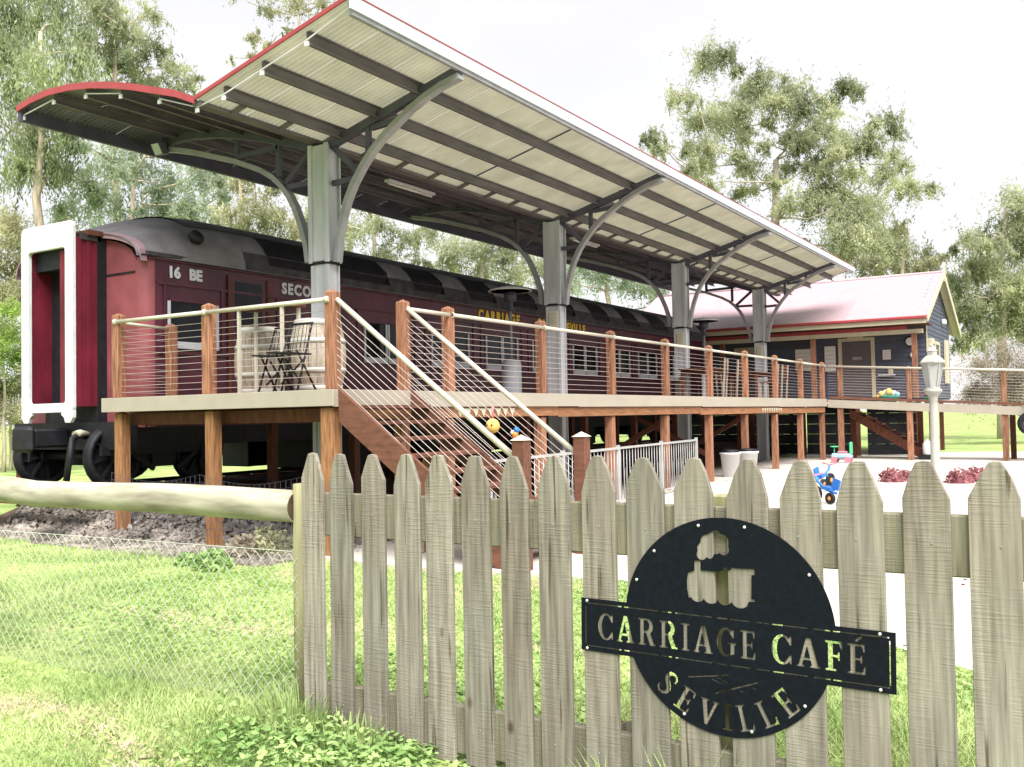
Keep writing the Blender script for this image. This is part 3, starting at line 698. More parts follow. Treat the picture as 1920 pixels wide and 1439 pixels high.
for s in (-1, 1):
    MB().prism([(0,0),(.26,0),(.26,-.06),(.20,-.10),(.17,-.17),(.06,-.17),(0,-.10)] if s > 0 else [(0,0),(-.26,0),(-.26,-.06),(-.20,-.10),(-.17,-.17),(-.06,-.17),(0,-.10)],
               (CXC-s*.60, gy-.028, 1.67), (1,0,0), (0,0,1), (0,1,0), .05).build('frame_foot', T['white'], car)
# headstock, coupler, hose, steps
box('headstock', 'black', car, CXC-1.2, CXC+1.3, .50, .74, 1.12, 1.50)
box('coupler', 'black', car, CXC-.16, CXC+.14, -.02, .5, 1.16, 1.42, bevel=.03); box('coupler_knuckle', 'black', car, CXC-.24, CXC+.20, -.14, -.021, 1.10, 1.46, bevel=.05)
MB().tube([(CXC+.62, .42, 1.30), (CXC+.66, .30, 1.34), (CXC+.72, .16, 1.28), (CXC+.74, .10, 1.05), (CXC+.70, .08, .72)], .045, 8).build('air_hose', T['black'], car)
MB().tube([(CXC+.60, .46, 1.32), (CXC+.66, .30, 1.35), (CXC+.69, .22, 1.33)], .055, 8).build('hose_coupling', T['log'], car)
for x in (.52, -.5): MB().beam((CXC+x, .3, 1.15), (CXC+x, .3, .95), .03, .03).build('step_iron', T['black'], car)
box('underframe', 'black', car, SX-.55, SX-.2, .75, HY1, 1.15, 1.419); box('underframe', 'black', car, 2*CXC-SX+.2, 2*CXC-SX+.55, .75, HY1, 1.15, 1.419)
box('floor', 'black', car, 2*CXC-SX+.04, SX-.04, .80, HY1-.04, 1.42, 1.47)
# bogies
def wheel(x, y):
    w = MB().lathe([(.40, -.06), (.455, -.06), (.455, -.03), (.43, .0), (.43, .05), (.36, .05), (.36, -.03)], (x, y, 1.02), 24, ax=(1,0,0)).build('wheel', T['black'], bog)
    b = MB()
    for k in range(8):
        a = math.pi/4*k+.2; b.beam((x, y+.07*math.cos(a), 1.02+.07*math.sin(a)), (x, y+.38*math.cos(a), 1.02+.38*math.sin(a)), .035, .05, upv=(1,0,0))
    b.build('spokes', T['black'], w); MB().lathe([(.09, -.08), (.09, .1)], (x, y, 1.02), 10, ax=(1,0,0)).build('hub', T['black'], w)
for yb in (1.45, 18.8):
    bog = empty('bogie', (CXC, yb, 1.0), None, None); bog.parent = car; bog.location = Vector((CXC, yb, 1.0))-Vector(car.location)
    for x in (-.82, .82):
        for y in (yb-.72, yb+.72): wheel(CXC+x, y)
        s = 1 if x > 0 else -1
        MB().beam((CXC+x+s*.16, yb-1.05, 1.10), (CXC+x+s*.16, yb+1.05, 1.10), .05, .12).build('side_frame', T['black'], bog)
        MB().beam((CXC+x+s*.16, yb-.55, 1.04), (CXC+x+s*.16, yb-.2, .82), .05, .06).build('side_frame', T['black'], bog)
        MB().beam((CXC+x+s*.16, yb+.55, 1.04), (CXC+x+s*.16, yb+.2, .82), .05, .06).build('side_frame', T['black'], bog)
        for y in (yb-.72, yb+.72): MB().box(CXC+x+s*.12-.05, CXC+x+s*.12+.09, y-.11, y+.11, .93, 1.15).build('axle_box', T['black'], bog)
    for y in (yb-.72, yb+.72): MB().tube([(CXC-.8, y, 1.02), (CXC+.8, y, 1.02)], .06, 8).build('axle', T['black'], bog)
    MB().box(CXC-.95, CXC+.95, yb-.2, yb+.2, .85, 1.14).build('bolster', T['black'], bog)
for y0_, y1_, x0_, x1_ in ((4.4, 7.2, -1.2, -.5), (4.2, 6.0, .2, 1.2), (7.6, 10.2, -.9, .9), (11.2, 13.4, -1.2, -.1), (11.5, 14.6, .3, 1.2), (14.9, 16.7, -.8, .2)):
    box('equipment_box', 'black', car, CXC+x0_, CXC+x1_, y0_, y1_, .66, 1.16, bevel=.02)
for x in (-.8, .8):
    MB().box(CXC+x-.035, CXC+x+.035, -.2, 23, .51, .57).build('rail', T['black'], label='rusty steel rail under the '+('platform side' if x > 0 else 'far side')+' wheels of the carriage', cat='rail', group='railway rails')
sl0 = box('sleeper', 'darkwood', None, CXC-1.25, CXC+1.25, -.1, .12, .40, .505, label='timber sleeper under the carriage rails', cat='sleeper', group='sleepers under the rails')
for i in range(1, 34): inst(sl0, (0, .66*i, 0))
# ================================================================== HUT
hut = empty('navy_hut', (-2, 26, 0), 'navy weatherboard hut with pale red iron roof and cream trim behind the ramp', 'hut')
HX0, HX1, HF, HB, HZ = -7.0, 2.38, 23.65, 28.7, 1.80
EF, EBk, RYD, RZ, EZ = 22.35, 29.5, 25.95, 5.86, 4.18
def zg(y): return RZ-(RZ-EZ)*abs(y-RYD)/(RYD-EF)
box('wall_core', 'navy', hut, HX0+.02, HX1-.02, HF+.02, HB, HZ-.05, 4.0)
b0 = MB().add([(HX0,HF+.02,0),(HX1,HF+.02,0),(HX1,HF+.02,.142),(HX0,HF+.02,.142),(HX0,HF-.014,0),(HX1,HF-.014,0),(HX1,HF+.0,.142),(HX0,HF+.0,.142)],
              [(0,3,2,1),(4,5,6,7),(0,1,5,4),(1,2,6,5),(2,3,7,6),(3,0,4,7)])
wb = b0.build('weatherboard', T['navy'], hut); wb.location.z += HZ
for k in range(1, 15): inst(wb, (0, 0, .14*k))
for k in range(28):
    z = HZ+.14*k; ztop = z+.142
    if z > zg(RYD)-.25: break
    y0_, y1_ = HF, HB
    if ztop > zg(HF)-.1: dy = (RZ-.12-z)/((RZ-EZ)/(RYD-EF)); y0_, y1_ = RYD-dy, RYD+dy; y0_ = max(y0_, HF); y1_ = min(y1_, HB)
    MB().add([(HX1-.02,y0_,z),(HX1-.02,y1_,z),(HX1-.02,y1_,ztop),(HX1-.02,y0_,ztop),(HX1+.022,y0_,z),(HX1+.022,y1_,z),(HX1+.006,y1_,ztop),(HX1+.006,y0_,ztop)],
             [(0,3,2,1),(4,5,6,7),(0,1,5,4),(1,2,6,5),(2,3,7,6),(3,0,4,7)]).build('weatherboard', T['navy'], hut)
MB().prism([(HF, 4.0), (HB, 4.0), (RYD+.05, RZ-.13), (RYD-.05, RZ-.13)], (HX1-.05, 0, 0), (0,1,0), (0,0,1), (-1,0,0), .05).build('gable_wall', T['navy'], hut)
# corrugated sheets
for side in (0, 1):
    ye = EF if side == 0 else EBk+.3; b = MB(); w = .77; k = 40
    for i in range(k+1):
        x = w*i/k; dz = .010*math.sin(2*math.pi*i/4)
        b.v += [(x, RYD, RZ+dz), (x, ye, zg(ye)+dz)]
    for i in range(k): b.f.append((2*i, 2*i+2, 2*i+3, 2*i+1)); b.sm.append(True)
    b.v = [(x+HX0-.3, y, z) for x, y, z in b.v]
    o = b.build('roof_sheet', T['hutroof'], hut, loc=(HX0-.3, RYD, 0))
    for i in range(1, 13): inst(o, (.765*i, 0, 0))
XE = HX0-.3+.765*13
MB().tube([(HX0-.3, RYD, RZ+.01), (XE, RYD, RZ+.01)], .05, 8).build('ridge_cap', T['hutroof'], hut)
box('gutter', 'red', hut, HX0-.3, XE-.02, EF-.09, EF, EZ-.09, EZ+.0, bevel=.02)
box('fascia_board', 'cream', hut, HX0-.3, XE-.03, EF+.001, EF+.03, EZ-.22, EZ-.07)
box('beam', 'red', hut, HX0-.3, 2.0, 22.72, 22.80, 3.83, 3.93); box('beam', 'cream', hut, HX0-.3, 2.45, 22.74, 22.84, 3.70, 3.828)
box('soffit', 'darkwood', hut, HX0-.3, XE-.05, EF+.04, HF, 3.98, 4.0)
for s, yy in ((0, EF-.03), (1, EBk+.25)):
    pr = [(RYD, RZ+.06), (yy, zg(yy)+.05), (yy, zg(yy)-.17), (RYD, RZ-.17)]
    MB().prism(pr, (XE-.0, 0, 0), (0,1,0), (0,0,1), (1,0,0), .03).build('bargeboard', T['cream'], hut)
    MB().prism([(RYD, RZ-.04), (yy, zg(yy)-.04), (yy, zg(yy)-.06), (RYD, RZ-.06)], (XE-.002, 0, 0), (0,1,0), (0,0,1), (-1,0,0), XE-HX1-.03).build('gable_soffit', T['cream'], hut)
MB().beam((XE+.03, RYD, RZ-.3), (XE+.03, RYD, RZ+.32), .07, .07, upv=(0,1,0)).build('finial', T['cream'], hut)
for x in (-.76, 2.20, -3.7): post_mb(x, 22.79, 1.78, 3.70, .14, .0).build('verandah_post', T['post'], hut)
box('corner_board', 'cream', hut, HX1+.024, HX1+.045, HF-.02, HF+.10, HZ, 4.05)
d_ = box('door', mat('grey_brown_door', (.095,.085,.095), var=.08, rough=.5), hut, -.08, .80, HF-.03, HF-.016, 1.84, 3.62)
for x0_, x1_ in ((-.19, -.081), (.801, .91)): box('door_frame', 'cream', d_, x0_, x1_, HF-.055, HF-.016, 1.84, 3.72)
box('door_frame', 'cream', d_, -.08, .80, HF-.055, HF-.016, 3.621, 3.72)
box('door_plate', 'bracket', d_, .24, .52, HF-.034, HF-.0301, 3.03, 3.12)
sg = box('door_sign', 'cream', hut, .10, .58, HF-.075, HF-.056, 3.70, 3.82, bevel=.01); box('print', 'bracket', sg, .17, .51, HF-.0775, HF-.0755, 3.745, 3.775)
# side window on gable
wn = box('window', 'glass', hut, HX1+.024, HX1+.03, 25.3, 26.1, 2.6, 3.5)
for a, b_, c, d2 in ((25.2, 25.3, 2.5, 3.6), (26.1, 26.2, 2.5, 3.6), (25.301, 26.099, 3.5, 3.6), (25.301, 26.099, 2.5, 2.6)): box('frame', 'cream', wn, HX1+.024, HX1+.06, a, b_, c, d2)
gl = box('gable_light', 'white', hut, HX1+.03, HX1+.16, 26.9, 27.15, 4.25, 4.42, bevel=.02)
box('window_hood', 'cream', hut, HX1+.03, HX1+.10, 27.3, 27.9, 2.3, 3.75)
# hut base: stumps, and black boards added to deepen the shade below
for x in (-6.5, -4.8, -3.1, -1.4, .3, 2.1):
    for y in (23.8, 26.2, 28.5): post_mb(x, y, -.05, HZ-.06, .13, 0).build('stump', T['darkwood'], hut)
for x0_, x1_ in ((-6.9, -3.3), (-3.2, -1.5), (-1.4, .2), (.5, 2.0)):
    for k in range(5):
        box('shade_board', 'black', hut, x0_, x1_, 24.2, 24.23, .05+.325*k, .371+.325*k)
# items on the hut front
def notice(name, x0_, x1_, z0_, z1_, y, label, cat='notice', mt='plastic', lines=True, group=None):
    e_ = empty(name, ((x0_+x1_)/2, y, z0_), label, cat, group)
    box('frame', 'darkwood', e_, x0_-.02, x1_+.02, y-.012, y, z0_-.02, z1_+.02)
    box('sheet', mt, e_, x0_, x1_, y-.016, y-.0125, z0_, z1_)
    if lines:
        b = MB()
        for k in range(5):
            zz = z1_-(z1_-z0_)*(.18+.16*k); b.box(x0_+.06*(x1_-x0_), x1_-(.06+.1*(k%2))*(x1_-x0_), y-.0185, y-.0165, zz-.012, zz)
        b.build('print', T['bracket'], e_)
    return e_
notice('notice_board', -1.55, -.95, 2.75, 3.45, HF-.02, 'white notice sheet on the hut wall left of the verandah post')
notice('notice_board', -.62, -.28, 2.70, 3.50, HF-.02, 'white notice sheet between the verandah post and the hut door')
notice('notice_board', 1.14, 1.38, 3.0, 3.3, HF-.02, 'small framed notice right of the hut door')
notice('name_board', -3.6, -2.7, 3.35, 3.6, HF-.02, 'long cream board high on the dark hut wall', 'sign', 'cream')
clk = empty('wall_clock', (1.97, HF-.05, 3.5), 'round white clock on the hut wall under the eave', 'clock')
MB().lathe([(.15, 0), (.15, .04), (.13, .05)], (1.95, HF-.02, 3.52), 20, ax=(0,-1,0)).build('case', T['black'], clk)
MB().lathe([(.125, .051), (.12, .056)], (1.95, HF-.02, 3.52), 20, ax=(0,-1,0)).build('dial', T['plastic'], clk)
MB().lathe([(.09, 0), (.09, .05), (.06, .06)], (2.02, HF-.02, 3.10), 16, ax=(0,-1,0)).build('wall_bell', T['plastic'], label='round white bell box below the wall clock', cat='bell')
sh = empty('wall_shelf', (1.35, HF-.1, 2.5), 'small white shelf with a box on the hut wall right of the door', 'shelf')
box('board', 'white', sh, 1.02, 1.5, HF-.2, HF-.02, 2.50, 2.54)
box('tin', 'cream', None, 1.30, 1.44, HF-.17, HF-.05, 2.541, 2.70, bevel=.02, label='small cream tin on the white wall shelf', cat='tin')
# bird box / meter on the corner
mtb = empty('meter_box', (HX1+.05, 24.0, 3.1), 'cream meter box with dark slots on the hut gable behind the lamp', 'meter box')
box('case', 'cream', mtb, HX1+.024, HX1+.18, 23.8, 24.25, 2.95, 3.6, bevel=.01)
for z in (3.08, 3.38): box('slot', 'black', mtb, HX1+.181, HX1+.186, 23.9, 24.12, z, z+.06)
# planters on the ramp landing
def leafblob(name, c, r, mt, n=120, size=.05, label=None, cat=None, group=None, par=None, kind=None, sq=.8, seed=1):
    rg = np.random.default_rng(seed); V = []; F = []
    p = rg.normal(size=(n, 3)); p /= np.linalg.norm(p, axis=1)[:, None]; p *= (rg.random(n)**.4)[:, None]*r; p[:, 2] = abs(p[:, 2])*sq*1.4
    for i in range(n):
        a = rg.normal(size=3); a /= np.linalg.norm(a); d = np.cross(a, rg.normal(size=3)); d /= np.linalg.norm(d); q = p[i]+np.array(c)
        s = size*rg.uniform(.6, 1.3); k = len(V); V += [q-a*s, q+d*s*.45, q+a*s, q-d*s*.45]; F.append((k, k+1, k+2, k+3))
    mb = MB(); mb.v = [tuple(x) for x in V]; mb.f = F; mb.sm = [False]*len(F)
    return mb.build(name, T[mt], par, label=label, cat=cat, group=group, kind=kind)
T['teal'] = mat('teal_plastic', (.05,.42,.36), var=.05, rough=.4); T['yellow'] = mat('yellow_plush', (.62,.42,.12), var=.15, rough=.9)
T['blue'] = mat('blue_plastic', (.03,.16,.55), var=.05, rough=.35); T['orange'] = mat('orange_plastic', (.62,.25,.06), var=.1, rough=.4)
T['pinkp'] = mat('pink_plastic', (.62,.18,.24), var=.08, rough=.4); T['ltblue'] = mat('light_blue_plastic', (.28,.48,.62), var=.05, rough=.4); T['green'] = mat('green_plastic', (.08,.48,.22), var=.05, rough=.4)
ty, tx = RY+.6, 1.62
tz = zr(tx)-.02
tb = empty('toy_tub', (tx, ty, tz), 'teal tub of yellow and white soft toys beside the hut verandah post', 'toy tub')
MB().lathe([(.20, 0), (.27, .16), (.28, .18), (.26, .18), (.18, .03)], (tx, ty, tz), 18).build('tub', T['teal'], tb)
for k, (dx, dy, dz, r_, mt) in enumerate(((-.22,0,.24,.09,'yellow'),(-.1,.05,.27,.10,'plastic'),(0,-.02,.29,.11,'yellow'),(.12,.03,.25,.09,'plastic'),(.22,0,.22,.08,'ltblue'),(-.03,.1,.33,.08,'yellow'),(-.3,.0,.17,.07,'yellow'))):
    MB().ball((tx+dx, ty+dy, tz+dz), r_).build('soft_toy', T[mt], label=['left yellow','white','large yellow','small white','pale blue','topmost yellow','far left low yellow'][k]+' soft toy heaped in the teal tub', cat='soft toy', group='soft toys in the teal tub')
fp = empty('flower_pot', (2.62, RY+.7, 1.6), 'teal pot of red flowers behind the ramp wires near the lamp', 'flower pot')
MB().lathe([(.06, 0), (.09, .22), (.10, .22)], (2.62, RY+.7, zr(2.62)-.02), 12).build('pot', T['teal'], fp); leafblob('flowers', (2.62, RY+.7, zr(2.62)+.22), .16, 'leafred', 90, .05, par=fp)

vt = empty('roof_vent', (-.9, 26.2, 5.9), 'small white capped vent rising behind the hut ridge by the canopy tip', 'roof vent')
MB().lathe([(.11, -.2), (.11, .22)], (-.95, 26.1, 5.85), 14).build('pipe', T['plastic'], vt); MB().lathe([(.2, .22), (.2, .26), (.05, .38)], (-.95, 26.1, 5.85), 14).build('cowl', T['plastic'], vt)
for k, (y0_, y1_, lb) in enumerate(((2.3, 3.75, 'string of small pale yellow flags on the deck beam beside the stairs'), (15.0, 16.7, 'string of small pale yellow flags on the deck beam above the bins'))):
    bn = empty('bunting', (-.03, y0_, 1.55), lb, 'bunting', 'flag strings on the deck beam'); n_ = 8 if k == 0 else 9; w_ = (y1_-y0_)/n_
    for i in range(n_):
        ya = y0_+w_*i; zt_ = 1.595-.003*y0_
        MB().add([(-.032, ya+.01, zt_), (-.032, ya+w_-.01, zt_), (-.028, ya+w_/2, zt_-.115), (-.025, ya+w_/2, zt_-.005)], [(0,1,2),(0,2,3),(1,3,2),(0,3,1)]).build('flag', T['cream'], bn)
# ================================================================== DECK FURNITURE
def barrel(x, y, label):
    t = empty('wine_barrel', (x, y, ZD), label, 'barrel', 'old wine barrels on the deck')
    pr = [(.27 + .075*math.sin(math.pi*k/10), .90*k/10) for k in range(11)]
    n = 22
    for i in range(n):
        a0, a1 = 2*math.pi*i/n+.008, 2*math.pi*(i+1)/n-.008; b = MB()
        for r_, z in pr:
            for a in (a0, a1): b.v.append((x+r_*math.cos(a), y+r_*math.sin(a), ZD+z))
        for k in range(10): b.f.append((2*k, 2*k+1, 2*k+3, 2*k+2)); b.sm.append(True)
        b.build('stave', T['barrel'], t)
    MB().lathe([(.262, .03), (.255, .035)], (x, y, ZD), 22).build('core', T['darkwood'], t)
    MB().lathe([(.255, .87), (.25, .885)], (x, y, ZD), 22).build('head', T['barrel'], t)
    MB().lathe([(.25, .02), (.325, .45), (.25, .86)], (x, y, ZD), 22).build('lining', T['darkwood'], t)
    for z0, z1 in ((.02, .09), (.24, .30), (.60, .66), (.82, .89)):
        ra = .27+.075*math.sin(math.pi*z0/.9)+.006; rb = .27+.075*math.sin(math.pi*z1/.9)+.006
        MB().lathe([(ra-.01, z0), (ra, z0), (rb, z1), (rb-.01, z1)], (x, y, ZD), 22).build('hoop', T['hoop'], t)
    return t
barrel(-2.45, 1.30, 'pale oak barrel standing behind the middle rail of the deck end')
barrel(-1.18, 1.02, 'pale oak barrel standing behind the near corner post of the deck')
MB().ball((-2.70, 1.08, 2.22), .018).build('bung', T['black'], label='small black bung in the side of the left barrel', cat='bung')
bt = empty('bar_table', (-1.9, .75, ZD), 'high table with white legs and dark top between the two barrels', 'table')
MB().box(-2.25, -1.35, .62, 1.0, 2.86, 2.90).build('top', T['darkwood'], bt, bevel=.005)
for x in (-2.16, -1.42):
    for y in (.66, .94): box('leg', 'rail', bt, x-.018, x+.018, y-.018, y+.018, ZD, 2.858)
def wire_chair(x, y, label, col='black'):
    t = empty('folded_chair', (x, y, ZD), label, 'chair', 'black metal chairs on the near deck')
    for dx in (-.19, .19):
        MB().tube([(x+dx, y-.12, ZD), (x+dx*.9, y+.16, 2.62)], .012, 6).build('leg', T[col], t)
        MB().tube([(x+dx, y+.2, ZD), (x+dx*.9, y-.1, 2.28)], .012, 6).build('leg', T[col], t)
    MB().beam((x-.19, y-.05, 2.26), (x+.19, y-.05, 2.24), .34, .02).build('seat', T[col], t)
    for k in range(6): MB().tube([(x-.15+.06*k, y+.09, 2.28), (x-.15+.06*k, y+.16, 2.6)], .006, 4).build('back_bar', T[col], t)
    MB().tube([(x-.18, y+.16, 2.61), (x+.18, y+.16, 2.61)], .013, 6).build('top_rail', T[col], t)
    MB().beam((x-.16, y-.02, 1.9), (x+.16, y+.05, 2.2), .012, .02).build('cross_brace', T[col], t); MB().beam((x+.16, y-.02, 1.9), (x-.16, y+.05, 2.2), .012, .02).build('cross_brace', T[col], t)
    return t
wire_chair(-1.52, .66, 'black metal chair in front of the gap between the barrels'); wire_chair(-1.02, .42, 'black metal chair close behind the near corner post')
def heater(x, y, label, h=2.2):
    t = empty('patio_heater', (x, y, ZD), label, 'patio heater', 'gas patio heaters on the deck')
    G = T['bracket']
    MB().lathe([(.24, 0), (.24, .05), (.20, .06), (.20, .70), (.18, .76), (.06, .80)], (x, y, ZD), 18).build('gas_housing', T['steel'], t)
    MB().lathe([(.03, .78), (.03, h-.42)], (x, y, ZD), 10).build('pole', G, t)
    MB().lathe([(.06, h-.44), (.09, h-.42), (.05, h-.38), (.05, h-.26), (.12, h-.24), (.13, h-.08), (.05, h-.05)], (x, y, ZD), 14).build('burner', T['steeldk'], t)
    MB().lathe([(.44, h-.05), (.42, h-.03), (.2, h+.035), (.02, h+.06), (.02, h+.05), (.40, h-.05)], (x, y, ZD), 24).build('reflector', T['reflector'], t)
heater(-3.0, 8.45, 'tall patio heater in front of the gold carriage lettering')
heater(-2.45, 17.75, 'tall patio heater at the far end of the deck before the hut roof', 2.25)
def outdoor_table(x, y, label):
    t = empty('outdoor_table', (x, y, ZD), label, 'table', 'tables at the far end of the deck')
    for k in range(5): box('slat', 'darkwood', t, x-.40+.16*k, x-.25+.16*k, y-.7, y+.7, 2.50, 2.53)
    box('apron', 'darkwood', t, x-.34, x+.34, y-.6, y+.6, 2.42, 2.498)
    for dx in (-.33, .33):
        for dy in (-.6, .6): box('leg', 'darkwood', t, x+dx-.03, x+dx+.03, y+dy-.03, y+dy+.03, ZD, 2.499)
outdoor_table(-1.3, 14.6, 'dark timber table behind the sixth bay of the deck balustrade')
outdoor_table(-1.2, 17.9, 'dark timber table nearest the hut behind the balustrade')
def deck_chair(loc, rz, label):
    t = empty('slatted_chair', (0, 0, 0), label, 'chair', 'timber chairs at the far end of the deck')
    box('seat', 'darkwood', t, -.21, .21, -.2, .2, .43, .46)
    for dx in (-.19, .19): MB().beam((dx, .19, 0), (dx, .25, .92), .035, .035).build('leg', T['barrel'], t); MB().beam((dx, -.18, 0), (dx, -.18, .428), .035, .035).build('leg', T['barrel'], t)
    for k in range(4): box('back_slat', 'darkwood', t, -.168, .168, .225, .24, .55+.09*k, .61+.09*k)
    t.location = loc; t.rotation_euler.z = rz; return t
dc = deck_chair((-.75, 13.9, ZD), R(-80), 'slatted chair at the near front corner of the first far table')
for (x, y, rz, lb) in ((-.72, 15.0, R(-100), 'slatted chair at the far front side of the first far table'), (-1.95, 14.4, R(95), 'slatted chair on the carriage side of the first far table'),
                       (-.62, 17.5, R(-85), 'slatted chair at the front of the table nearest the hut'), (-.65, 18.4, R(-95), 'slatted chair at the far front corner of the table nearest the hut'),
                       (-1.85, 17.8, R(90), 'slatted chair on the carriage side of the table nearest the hut')):
    dup(dc, (x, y, ZD), lb, rz)
# decorations hanging under the stair rail
orn = empty('hanging_lantern', (.62, 2.2, 1.3), 'round yellow face ornament on a pink ribbon hung above the stairs', 'ornament')
ox, oy, oz = 1.10, 1.10, 1.40
def hang(px, py, depth): return at(px, py, depth)
c_ = at(924, 799, 10.6)
MB().ball(c_, .078, 14, 8, (1, 1, 1.05)).build('ball', T['yellow'], orn)
MB().tube([c_+Vector((0,0,.07)), c_+Vector((.0,.0,.22))], .010, 5).build('ribbon', T['pinkp'], orn)
for dx in (-.03, .03): MB().ball(c_+Vector((dx, -.068, .01)), .013, 6, 4).build('eye', T['darkwood'], orn)
orn2 = empty('hanging_toy', at(966, 812, 10.6), 'small orange and purple toy hung beside the yellow ornament', 'ornament')
c_ = at(966, 815, 10.6); MB().lathe([(.01, -.07), (.035, .0), (.03, .03)], c_, 8, ax=(.4,0,1)).build('cone', T['orange'], orn2)
MB().ball(c_+Vector((.02,0,.05)), .035, 8, 6).build('head', T['blue'], orn2); MB().ball(c_+Vector((-.03,0,.02)), .028, 8, 6).build('bow', T['plastic'], orn2)
# ================================================================== WHITE METAL FENCE
wf = empty('white_railing', (.3, 6, 0), 'pale grey metal railing with looped balusters between stair foot and bins', 'railing')
PA, PB = Vector((.66, 2.0, 0)), Vector((.06, 10.4, 0)); L_ = (PB-PA).length; dr_ = (PB-PA).normalized()
MB().beam(PA+Vector((0,0,.93)), PB+Vector((0,0,.93)), .035, .035).build('top_rail', T['railgrey'], wf)
MB().beam(PA+Vector((0,0,.10)), PB+Vector((0,0,.10)), .03, .03).build('bottom_rail', T['railgrey'], wf)
q_ = MB(); q_.tube([PA+Vector((0,0,.10)), PA+Vector((0,0,.92))], .0065, 5); bal = q_.build('baluster', T['railgrey'], wf)
q_ = MB(); q_.tube([PA+Vector((0,0,.10))+dr_*.02, PA+Vector((0,0,.55))+dr_*.02, PA+Vector((0,0,.60))+dr_*.06, PA+Vector((0,0,.55))+dr_*.1, PA+Vector((0,0,.10))+dr_*.1], .0045, 5); loop = q_.build('baluster_loop', T['railgrey'], wf)
for k in range(1, int(L_/.135)):
    inst(bal, dr_*.135*k)
    if k % 2: inst(loop, dr_*.135*k)
for k in range(5):
    p_ = PA+dr_*(L_*k/4); MB().box(p_.x-.025, p_.x+.025, p_.y-.025, p_.y+.025, 0, .98).build('post', T['railgrey'], wf)
# ================================================================== BINS AND TOYS ON THE PAVING
def bin_(x, y, label, h=.54, lid=True):
    t = empty('plastic_bin', (x, y, .02), label, 'bin', 'white bins beside the deck')
    MB().lathe([(.17, 0), (.22, h-.04), (.24, h-.04), (.24, h), (.21, h), (.16, .03)], (x, y, .02), 20).build('tub', T['plastic'], t)
    MB().lathe([(.205, h-.02), (.19, h+.05), (.08, h+.07), (.0, h+.05)], (x, y, .02), 14).build('liner_bag', T['black'], t)
bin_(-.25, 13.3, 'left white tub bin with black liner beside the deck posts'); bin_(-.05, 13.95, 'right white tub bin with black liner beside the deck posts')
def trike(loc, rz, label, roll=0):
    t = empty('toy_tricycle', (0, 0, 0), label, 'tricycle', 'blue toy tricycles on the paving')
    MB().tube([(-.2, 0, .16), (.0, 0, .2), (.2, 0, .34), (.22, 0, .42)], .022, 8).build('frame', T['blue'], t)
    MB().beam((-.14, 0, .22), (.04, 0, .24), .15, .05).build('seat', T['blue'], t); MB().beam((-.17, 0, .22), (-.22, 0, .38), .14, .03, upv=(0,1,0)).build('backrest', T['blue'], t)
    MB().tube([(.22, -.15, .45), (.22, 0, .42), (.22, .15, .45)], .014, 6).build('handlebar', T['pinkp'], t)
    for n_, x, y, r_ in (('front_wheel', .24, 0, .13), ('rear_wheel', -.2, -.14, .09), ('rear_wheel', -.2, .14, .09)):
        w = MB().lathe([(r_*.7, -.025), (r_, -.02), (r_, .02), (r_*.7, .025)], (x, y, r_), 16, ax=(0,1,0)).build(n_, T['black'], t)
        MB().lathe([(.01, -.027), (r_*.72, -.022), (r_*.72, .022), (.01, .027)], (x, y, r_), 14, ax=(0,1,0)).build('disc', T['orange'], w)
    t.location = loc; t.rotation_euler = (roll, 0, rz); return t
tk = trike((3.22, 7.75, .02), R(150), 'near blue toy tricycle with orange wheels behind the gate pickets')
t2_ = dup(tk, (2.42, 10.75, .02), 'farther blue toy tricycle with orange wheels on the pale paving', R(70)); 
rc = empty('ride_on_car', (.75, 19.6, .02), 'light blue ride-on toy car with red wheels before the far posts', 'toy car')
rx, ry = .72, 19.7
MB().box(rx-.28, rx+.28, ry-.13, ry+.13, .12, .27).build('body', T['ltblue'], rc, bevel=.05); MB().box(rx-.1, rx+.16, ry-.1, ry+.1, .272, .33).build('seat', T['pinkp'], rc, bevel=.02)
MB().box(rx+.22, rx+.28, ry-.1, ry+.1, .25, .58).build('push_handle', T['green'], rc, bevel=.02); MB().tube([(rx-.2, ry, .27), (rx-.2, ry, .44)], .02, 6).build('steering_column', T['green'], rc)
MB().lathe([(.11, 0), (.11, .03)], (rx-.2, ry, .44), 12).build('steering_wheel', T['green'], rc)
for dx in (-.18, .18):
    for dy in (-.14, .14): MB().lathe([(.085, -.03), (.085, .03)], (rx+dx, ry+dy, .10), 12, ax=(0,1,0)).build('wheel', T['pinkp'], rc)
for k, (px, py, d_, r_, lb) in enumerate(((1672, 905, 19.2, .26, 'leftmost of the low red-leaved shrubs on the paving'), (1698, 903, 19.4, .20, 'second low red-leaved shrub, just left of the lamp post'),
                                 (1798, 908, 18.6, .27, 'low red-leaved shrub just right of the lamp post'), (1830, 905, 18.9, .28, 'rightmost of the low red-leaved shrubs'))):
    p_ = at(px, py, d_); p_.z = .01
    s_ = empty('red_shrub', p_, lb, 'shrub', 'low red shrubs by the lamp post')
    leafblob('foliage', p_, r_, 'leafred', 420, .045, par=s_, seed=k+3)
    MB().tube([p_, p_+Vector((.02, 0, .2))], .012, 5).build('stem', T['bark'], s_)
gb = empty('gas_bottle', (2.5, 22, 0), 'white gas bottle on a black stand under the ramp', 'gas bottle')
gx, gy_ = 2.62, 21.75
MB().lathe([(.10, .14), (.13, .18), (.13, .46), (.08, .54), (.03, .56), (.03, .60)], (gx, gy_, 0), 14).build('cylinder', T['plastic'], gb); MB().box(gx-.2, gx+.2, gy_-.15, gy_+.15, .02, .138).build('stand', T['black'], gb)
ti = empty('tyre_swing', (5.2, RY-.1, 1.0), 'black tyre hanging below the right end of the ramp', 'swing')
b = MB(); n = 24
